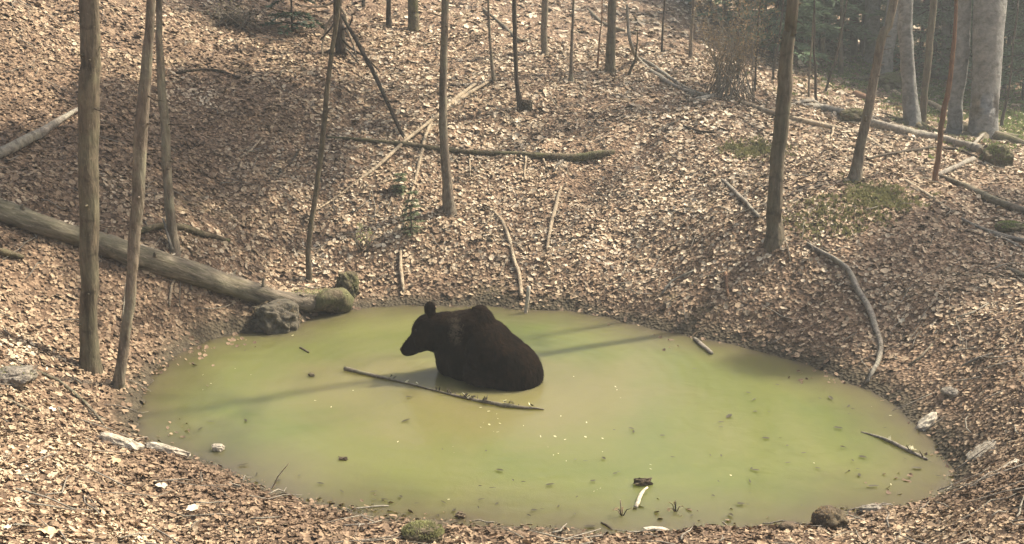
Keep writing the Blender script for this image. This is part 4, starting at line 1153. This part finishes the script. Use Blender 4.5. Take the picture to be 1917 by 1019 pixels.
# bits floating on the pond: individual leaves, all copies of two little leaves
def leaf_mesh(name, m, w=1.0):
    V = [(-1, 0, 0), (-.4, .55 * w, .18), (.45, .5 * w, .12), (1, 0, .1), (.4, -.5 * w, .2), (-.45, -.55 * w, .1), (0, 0, -.02)]
    Fc = [(0, 6, 1), (1, 6, 2), (2, 6, 3), (3, 6, 4), (4, 6, 5), (5, 6, 0)]
    return raw(name, V, Fc, m, False)
lm_dark, lm_pale = leaf_mesh('floating_leaf', M['speck']), leaf_mesh('floating_leaf', M['palespeck'])
dark_px = [(830,620),(765,743),(760,787),(828,841),(910,844),(935,880),(960,899),(980,902),(899,910),(922,913),(901,935),(930,943),(895,950),
 (1030,907),(1077,860),(1096,863),(1130,858),(1158,883),(1152,886),(1110,900),(1080,930),(1015,953),(1045,948),(1000,955),(990,965),(1076,962),
 (1186,808),(1182,802),(1260,856),(1412,748),(1401,735),(1414,770),(1365,779),(1350,790),(1439,771),(1350,799),(1434,820),(1461,820),(1474,834),
 (1505,848),(1578,837),(1569,801),(1555,745),(1535,746),(1589,760),(1597,766),(1590,775),(1657,801),(1615,855),(1596,862),(1475,866),(1531,876),
 (1606,878),(1609,889),(1694,859),(1741,864),(1757,891),(1717,876),(1707,850),(1407,877),(1415,880),(1404,901),(1345,901),(1404,923),(1335,928),
 (1387,943),(1400,944),(1368,964),(1295,965),(1501,946),(1635,910),(1350,853),(1330,852),(459,656),(375,803),(395,789),(460,787),(350,870),
 (700,920),(720,935),(750,930),(780,942),(640,920),(560,890),(600,905),(455,870),(420,880),(480,888),(520,900),(700,935),(830,940),(850,955),
 (1105,985),(1040,985),(820,965),(1300,985),(1150,805),(1240,815),(1300,690),(1455,720)]
for k, (u, v) in enumerate(dark_px):
    p = at_z(u, v, 0.012); rr = random.choice((.018, .022, .026, .032, .042))
    o = bpy.data.objects.new('floating_leaf', lm_dark); C.objects.link(o)
    o.location = p; o.rotation_euler = (random.gauss(0, .06), random.gauss(0, .06), random.uniform(0, 6.28)); o.scale = (rr * random.uniform(.8, 1.5), rr * random.uniform(.35, 1), rr * random.uniform(.2, .8))
    tag(o, 'small dark sodden leaf scrap floating on the green pond', 'leaf', 'dark leaf scraps floating on the pond')
pale_px = [(661,731),(395,718),(380,702),(380,730),(470,702),(590,750),(620,762),(745,827),(884,751),(900,763),(915,770),(930,775),(932,784),(905,792),
 (916,795),(900,800),(924,808),(932,809),(936,793),(980,797),(970,760),(1050,779),(1098,791),(1074,705),(1152,724),(1155,730),(1162,745),(1012,817),(1026,837),
 (1036,852),(1045,849),(1060,863),(1128,846),(1128,821),(1096,818),(1058,823),(1039,817),(1218,870),(1218,878),(1112,920),(1118,917),(1124,914),
 (1553,710),(1368,890),(1524,867),(1668,907),(1632,761),(1667,778),(1700,765),(840,935),(850,848),(848,836),(548,628),(440,690),(1640,712),(1320,625),(1082,596)]
for k, (u, v) in enumerate(pale_px):
    p = at_z(u, v, 0.008); rr = random.uniform(.006, .019)
    o = bpy.data.objects.new('floating_fleck', lm_pale); C.objects.link(o)
    o.location = p; o.rotation_euler = (random.gauss(0, .1), random.gauss(0, .1), random.uniform(0, 6.28)); o.scale = (rr, rr * random.uniform(.4, .9), rr * .5)
    tag(o, 'tiny pale leaf fleck floating on the green pond', 'leaf', 'pale flecks floating on the pond')

# a few single big leaves lying on top of the litter
def big_leaf(label, u, v, wpx, m, ang, seed):
    p = on_ground(u, v); s = m_per_px(p); L = wpx * s
    rs = random.Random(seed); n = 12
    V = [(0, 0, .0)]; 
    for i in range(n):
        a = 6.283 * i / n; r_ = L * .5 * (1 - .28 * (i % 2)) * rs.uniform(.85, 1.1)
        V.append((math.cos(a) * r_, math.sin(a) * r_ * .75, rs.uniform(.0, .18) * L))
    Fc = [(0, 1 + i, 1 + (i + 1) % n) for i in range(n)]
    me = raw('fallen_leaf', V, Fc, M[m], False)
    o = bpy.data.objects.new('fallen_leaf', me); C.objects.link(o); o.location = (p[0], p[1], p[2] + .035)
    nn = Vector(normal_at(np.array(p[0]), np.array(p[1]))) + Vector((0, -.25, 0))
    o.rotation_euler = (Vector((0, 0, 1)).rotation_difference(nn.normalized()).to_matrix() @ Matrix.Rotation(R(ang), 3, 'Z')).to_euler()
    tag(o, label, 'leaf', 'single large leaves lying on the litter')
M['leafbig'] = simple('large_tan_leaf', (0.48, 0.34, 0.20), .6)
M['leafpale'] = simple('large_cream_leaf', (0.62, 0.54, 0.40), .6)
for a in [('large ochre lobed leaf at the very bottom left corner', 90, 1006, 44, 'leafbig', 20, 1), ('cream leaf at the bottom left, beside the ochre lobed one', 16, 998, 18, 'leafpale', 60, 2),
          ('single cream leaf on the near bank under the splintered white log', 304, 918, 24, 'leafpale', 10, 3), ('tan leaf lying right of the splintered white log end', 218, 872, 24, 'leafbig', 80, 4),
          ('whitish leaf on dark litter at the left above the near bank', 98, 774, 17, 'leafpale', 0, 5), ('large pale leaf on the bottom shore near the water', 362, 962, 28, 'leafpale', 30, 6),
          ('pale leaf at the pond edge by the right shore stick', 1776, 738, 20, 'leafpale', 40, 7), ('cream leaf in the far shore leaves right of the grey curved branch', 1688, 607, 16, 'leafpale', 15, 8),
          ('white leaf on the far slope beneath the middle trunk', 745, 450, 12, 'leafpale', 15, 9), ('pale leaf on the upper slope right below the dark stump', 970, 230, 18, 'leafpale', 15, 10)]:
    big_leaf(*a)

# moss spreading on the ground
def moss_patch(label, u, v, w_, h_, n, m, seed):
    rs = random.Random(seed); mb = MB(); c0 = on_ground(u, v)
    for k in range(n):
        p = on_ground(u + rs.gauss(0, w_ / 2.4), v + rs.gauss(0, h_ / 2.4)) if k % 10 == 0 else p0 + np.array([rs.gauss(0, .07), rs.gauss(0, .09), 0])
        if k % 10 == 0: p0 = p
        p = np.array([p[0], p[1], float(ground(p[0], p[1])) + .02])
        d = np.array([rs.gauss(0, .6), rs.gauss(0, .6), 1]); d /= np.linalg.norm(d); s = np.cross(d, [rs.gauss(0, 1), rs.gauss(0, 1), 0]); s /= np.linalg.norm(s) + 1e-9
        l_ = rs.uniform(.025, .06)
        mb.tri(p - s * l_ * .5, p + s * l_ * .5, p + d * l_)
    tag(mk('moss_cover', mb.V, mb.F, M[m], None, origin=c0, smooth=False), label, 'moss', kind='stuff')
moss_patch('dark green moss on the knoll below the leaning slender trunk', 1635, 372, 90, 34, 1500, 'moss', 1)
moss_patch('green moss patch left of the knotty bank trunk', 1412, 284, 70, 16, 900, 'moss', 2)
moss_patch('green moss and grass on the ground behind the beech trunks', 1880, 225, 130, 60, 6000, 'moss_bright', 3)
moss_patch('bright moss on the forest floor between the beech trunks', 1750, 190, 110, 50, 5000, 'moss_bright', 4)
moss_patch('low green plants under the firs around the mottled beech', 1625, 140, 130, 40, 4500, 'moss_bright', 6)
moss_patch('faint moss on the right bank slope', 1560, 420, 110, 40, 500, 'moss', 5)

# ------------------------------------------------------------ the bear
def build_bear():
    Yb = BEAR[1]
    sc = m_per_px(at_Y(890, 650, Yb))
    # (u, v, half width px, half height px, tilt deg, depth offset m, half depth m)
    E = [(959,697,57,61,-30,-.09,.37), (942,674,49,61,-38,-.05,.36), (915,656,52,62,-15,0,.37), (887,662,60,68,0,.08,.30),
         (902,617,30,47,-8,.04,.22), (903,606,20,36,-6,.06,.16), (888,616,48,38,8,.06,.27), (866,621,50,40,0,.08,.27), (925,640,34,48,-38,.03,.28), (846,648,34,60,5,.16,.25), (843,676,28,30,0,.18,.24),
         (838,619,40,36,10,.10,.23), (808,616,33,31,18,.12,.20), (794,618,23,29,25,.13,.155), (798,634,26,23,0,.12,.165),
         (779,641,20,18,-40,.14,.095), (770,650,19,16,-40,.145,.085), (763,655,12.5,12.5,-38,.15,.066), (786,648,22,13,-10,.13,.11),
         (812,640,22,18,0,.10,.18),
         (895,707,29,13,6,-.25,.2), (930,709,42,15,0,-.25,.2), (965,702,45,24,-8,-.14,.25), (880,688,17,28,0,-.12,.14), (868,694,16,24,0,.12,.2)]
    bm = bmesh.new()
    for (u, v, a, b, tilt, dy, ry) in E:
        c = at_Y(u, v, Yb + dy)
        mt = Matrix.Translation(Vector(c)) @ Matrix.Rotation(R(tilt), 4, 'Y') @ Matrix.Diagonal((a * sc, ry, b * sc, 1))
        bmesh.ops.create_icosphere(bm, subdivisions=4, radius=1.0, matrix=mt)
    for (u, dy) in ((805, .0), (803, .26)):                        # ears
        c = at_Y(u, 579, Yb + dy)
        mt = Matrix.Translation(Vector(c)) @ Matrix.Diagonal((11.5 * sc, .045, 15.5 * sc, 1))
        bmesh.ops.create_icosphere(bm, subdivisions=3, radius=1.0, matrix=mt)
    me = bpy.data.meshes.new('tmp'); bm.to_mesh(me); bm.free()
    t = bpy.data.objects.new('tmp', me); C.objects.link(t)
    md = t.modifiers.new('r', 'REMESH'); md.mode = 'VOXEL'; md.voxel_size = .014
    ms = t.modifiers.new('s', 'SMOOTH'); ms.factor = .6; ms.iterations = 9
    dg = bpy.context.evaluated_depsgraph_get()
    me2 = bpy.data.meshes.new_from_object(t.evaluated_get(dg))
    bpy.data.objects.remove(t)
    n = len(me2.vertices); co = np.empty(n * 3); me2.vertices.foreach_get('co', co); co = co.reshape(-1, 3)
    no = np.empty(n * 3); me2.vertices.foreach_get('normal', no); no = no.reshape(-1, 3)
    root = empty('brown_bear', (BEAR[0], BEAR[1], 0)); tag(root, 'dark brown bear sitting in the green pond, head lowered to the left', 'bear')
    hump = at_Y(901, 615, Yb)
    disp = np.array([0.010 * mnoise.fractal(Vector((p[0] * 6, p[1] * 6, p[2] * 3)), 1, 2, 3) + 0.005 * mnoise.noise(Vector((p[0] * 40, p[1] * 40, p[2] * 14))) for p in co])
    co2 = co + no * disp[:, None]
    loc = np.array(root.location)
    me2.vertices.foreach_set('co', (co2 - loc).ravel())
    me2.polygons.foreach_set('use_smooth', np.ones(len(me2.polygons), bool))
    me2.name = 'body'
    # fur material: dark brown coat, a pale dried-mud scuff on the side of the neck
    m, nn, l, b = mat('bear_fur')
    pos = geo_pos(nn)
    mp = nn.new('ShaderNodeMapping'); mp.inputs['Scale'].default_value = (1, 1, .35); l.new(pos, mp.inputs['Vector'])
    t1 = tex_noise(nn, l, mp.outputs[0], 30, 5, .7)
    r1 = ramp(nn, [(.3, (.002, .0014, .0009)), (.7, (.010, .0062, .0035))]); l.new(t1.outputs[0], r1.inputs[0])
    pc = at_Y(851, 620, Yb - .16)
    vd = nn.new('ShaderNodeVectorMath'); vd.operation = 'DISTANCE'
    t2 = tex_noise(nn, l, pos, 11, 5, .75)
    ad = nn.new('ShaderNodeVectorMath'); ad.operation = 'MULTIPLY_ADD'; l.new(t2.outputs['Color'], ad.inputs[0]); ad.inputs[1].default_value = (.3, .1, .3); l.new(pos, ad.inputs[2])
    mq = nn.new('ShaderNodeMapping'); mq.inputs['Scale'].default_value = (1.25, .0, .72); l.new(ad.outputs[0], mq.inputs['Vector']); l.new(mq.outputs[0], vd.inputs[0])
    vd.inputs[1].default_value = ((pc[0] + .15) * 1.25, 0, (pc[2] + .15) * .72)
    r2 = ramp(nn, [(.04, (.9, .9, .9)), (.12, (0, 0, 0))]); l.new(vd.outputs['Value'], r2.inputs[0])
    t3 = tex_noise(nn, l, pos, 19, 5, .75, .8); r3 = ramp(nn, [(.42, (0, 0, 0)), (.52, (1, 1, 1))]); l.new(t3.outputs[0], r3.inputs[0])
    f = math_n(nn, l, 'MULTIPLY', r2.outputs[0], r3.outputs[0])
    col = mixc(nn, l, f, r1.outputs[0], (.065, .057, .046))
    tb = tex_noise(nn, l, pos, 4.5, 4, .65, .5); rb = ramp(nn, [(.35, (.6, .56, .5)), (.65, (1.9, 1.65, 1.4))]); l.new(tb.outputs[0], rb.inputs[0])
    col = mixc(nn, l, 1.0, col, rb.outputs[0], 'MULTIPLY')
    l.new(col, b.inputs['Base Color']); b.inputs['Roughness'].default_value = .85; b.inputs['Specular IOR Level'].default_value = .04
    bump(nn, l, t1.outputs[0], b, .7, .02)
    M['fur'] = m
    me2.materials.clear(); me2.materials.append(m)
    body = bpy.data.objects.new('body', me2); C.objects.link(body); body.parent = root
    # short guard hairs
    rs = np.random.default_rng(9)
    nf = len(me2.polygons); ctr = np.empty(nf * 3); me2.polygons.foreach_get('center', ctr); ctr = ctr.reshape(-1, 3)
    nr = np.empty(nf * 3); me2.polygons.foreach_get('normal', nr); nr = nr.reshape(-1, 3)
    ok = np.nonzero(ctr[:, 2] > -.03)[0]
    idx = rs.choice(ok, 34000); c = ctr[idx] + rs.normal(0, .004, (34000, 3)); q = nr[idx]
    flow = np.array([.75, -.1, -.65]); fl = flow - q * (q @ flow)[:, None]
    face = c[:, 0] + loc[0] < at_Y(800, 620, Yb)[0]
    ln = np.where(face, .014, .034) * rs.uniform(.6, 1.3, len(c))
    d = q * .27 + fl * 1.0 + rs.normal(0, .12, c.shape); d /= np.linalg.norm(d, axis=1, keepdims=True)
    s = np.cross(d, q); s /= np.linalg.norm(s, axis=1, keepdims=True) + 1e-9
    c = c - q * .004
    V = np.stack([c - s * .0022, c + s * .0022, c + d * ln[:, None]], 1).reshape(-1, 3)
    T = np.arange(len(V)).reshape(-1, 3)
    fo = big_mesh('fur', V, T, m); fo.parent = root
    # nose and eye
    for nm, (u, v), dy, a, bz, rd, mm in (('nose', (754, 654), .15, 5.5, 6, .03, 'darkbark'), ('eye', (779, 619), -.005, 2.6, 2.4, .012, 'eye')):
        if mm == 'eye':
            e_, en, el, eb = mat('eye_gloss'); eb.inputs['Base Color'].default_value = (.012, .008, .006, 1); eb.inputs['Roughness'].default_value = .15; M['eye'] = e_
        bm = bmesh.new(); c = at_Y(u, v, Yb + dy)
        bmesh.ops.create_icosphere(bm, subdivisions=3, radius=1, matrix=Matrix.Translation(Vector(c - loc)) @ Matrix.Diagonal((a * sc, rd, bz * sc, 1)))
        q_ = bpy.data.meshes.new(nm); bm.to_mesh(q_); bm.free(); q_.materials.append(M[mm])
        o = bpy.data.objects.new(nm, q_); C.objects.link(o); o.parent = root
build_bear()
def haze():
    x0, x1, y0, y1, z0, z1 = -72, 78, -30, 115, float(GZ.min()) - 1.2, 60
    V = [(x, y, z) for x in (x0, x1) for y in (y0, y1) for z in (z0, z1)]
    Fc = [(0, 1, 3, 2), (4, 6, 7, 5), (0, 4, 5, 1), (2, 3, 7, 6), (0, 2, 6, 4), (1, 5, 7, 3)]
    m = bpy.data.materials.new('air_haze'); m.use_nodes = True; n = m.node_tree.nodes; n.clear()
    pv = n.new('ShaderNodeVolumePrincipled'); pv.inputs['Density'].default_value = 0.0031; pv.inputs['Color'].default_value = (.82, .90, .92, 1)
    pv.inputs['Anisotropy'].default_value = 0.3
    out = n.new('ShaderNodeOutputMaterial'); m.node_tree.links.new(pv.outputs[0], out.inputs['Volume'])
    tag(mk('haze', V, Fc, m, smooth=False), kind='stuff')
if HAZE: haze()
print('z check', [(k, round(float(p[2]), 2)) for k, p in zip(ctl[:54], pts[:54])][:54])
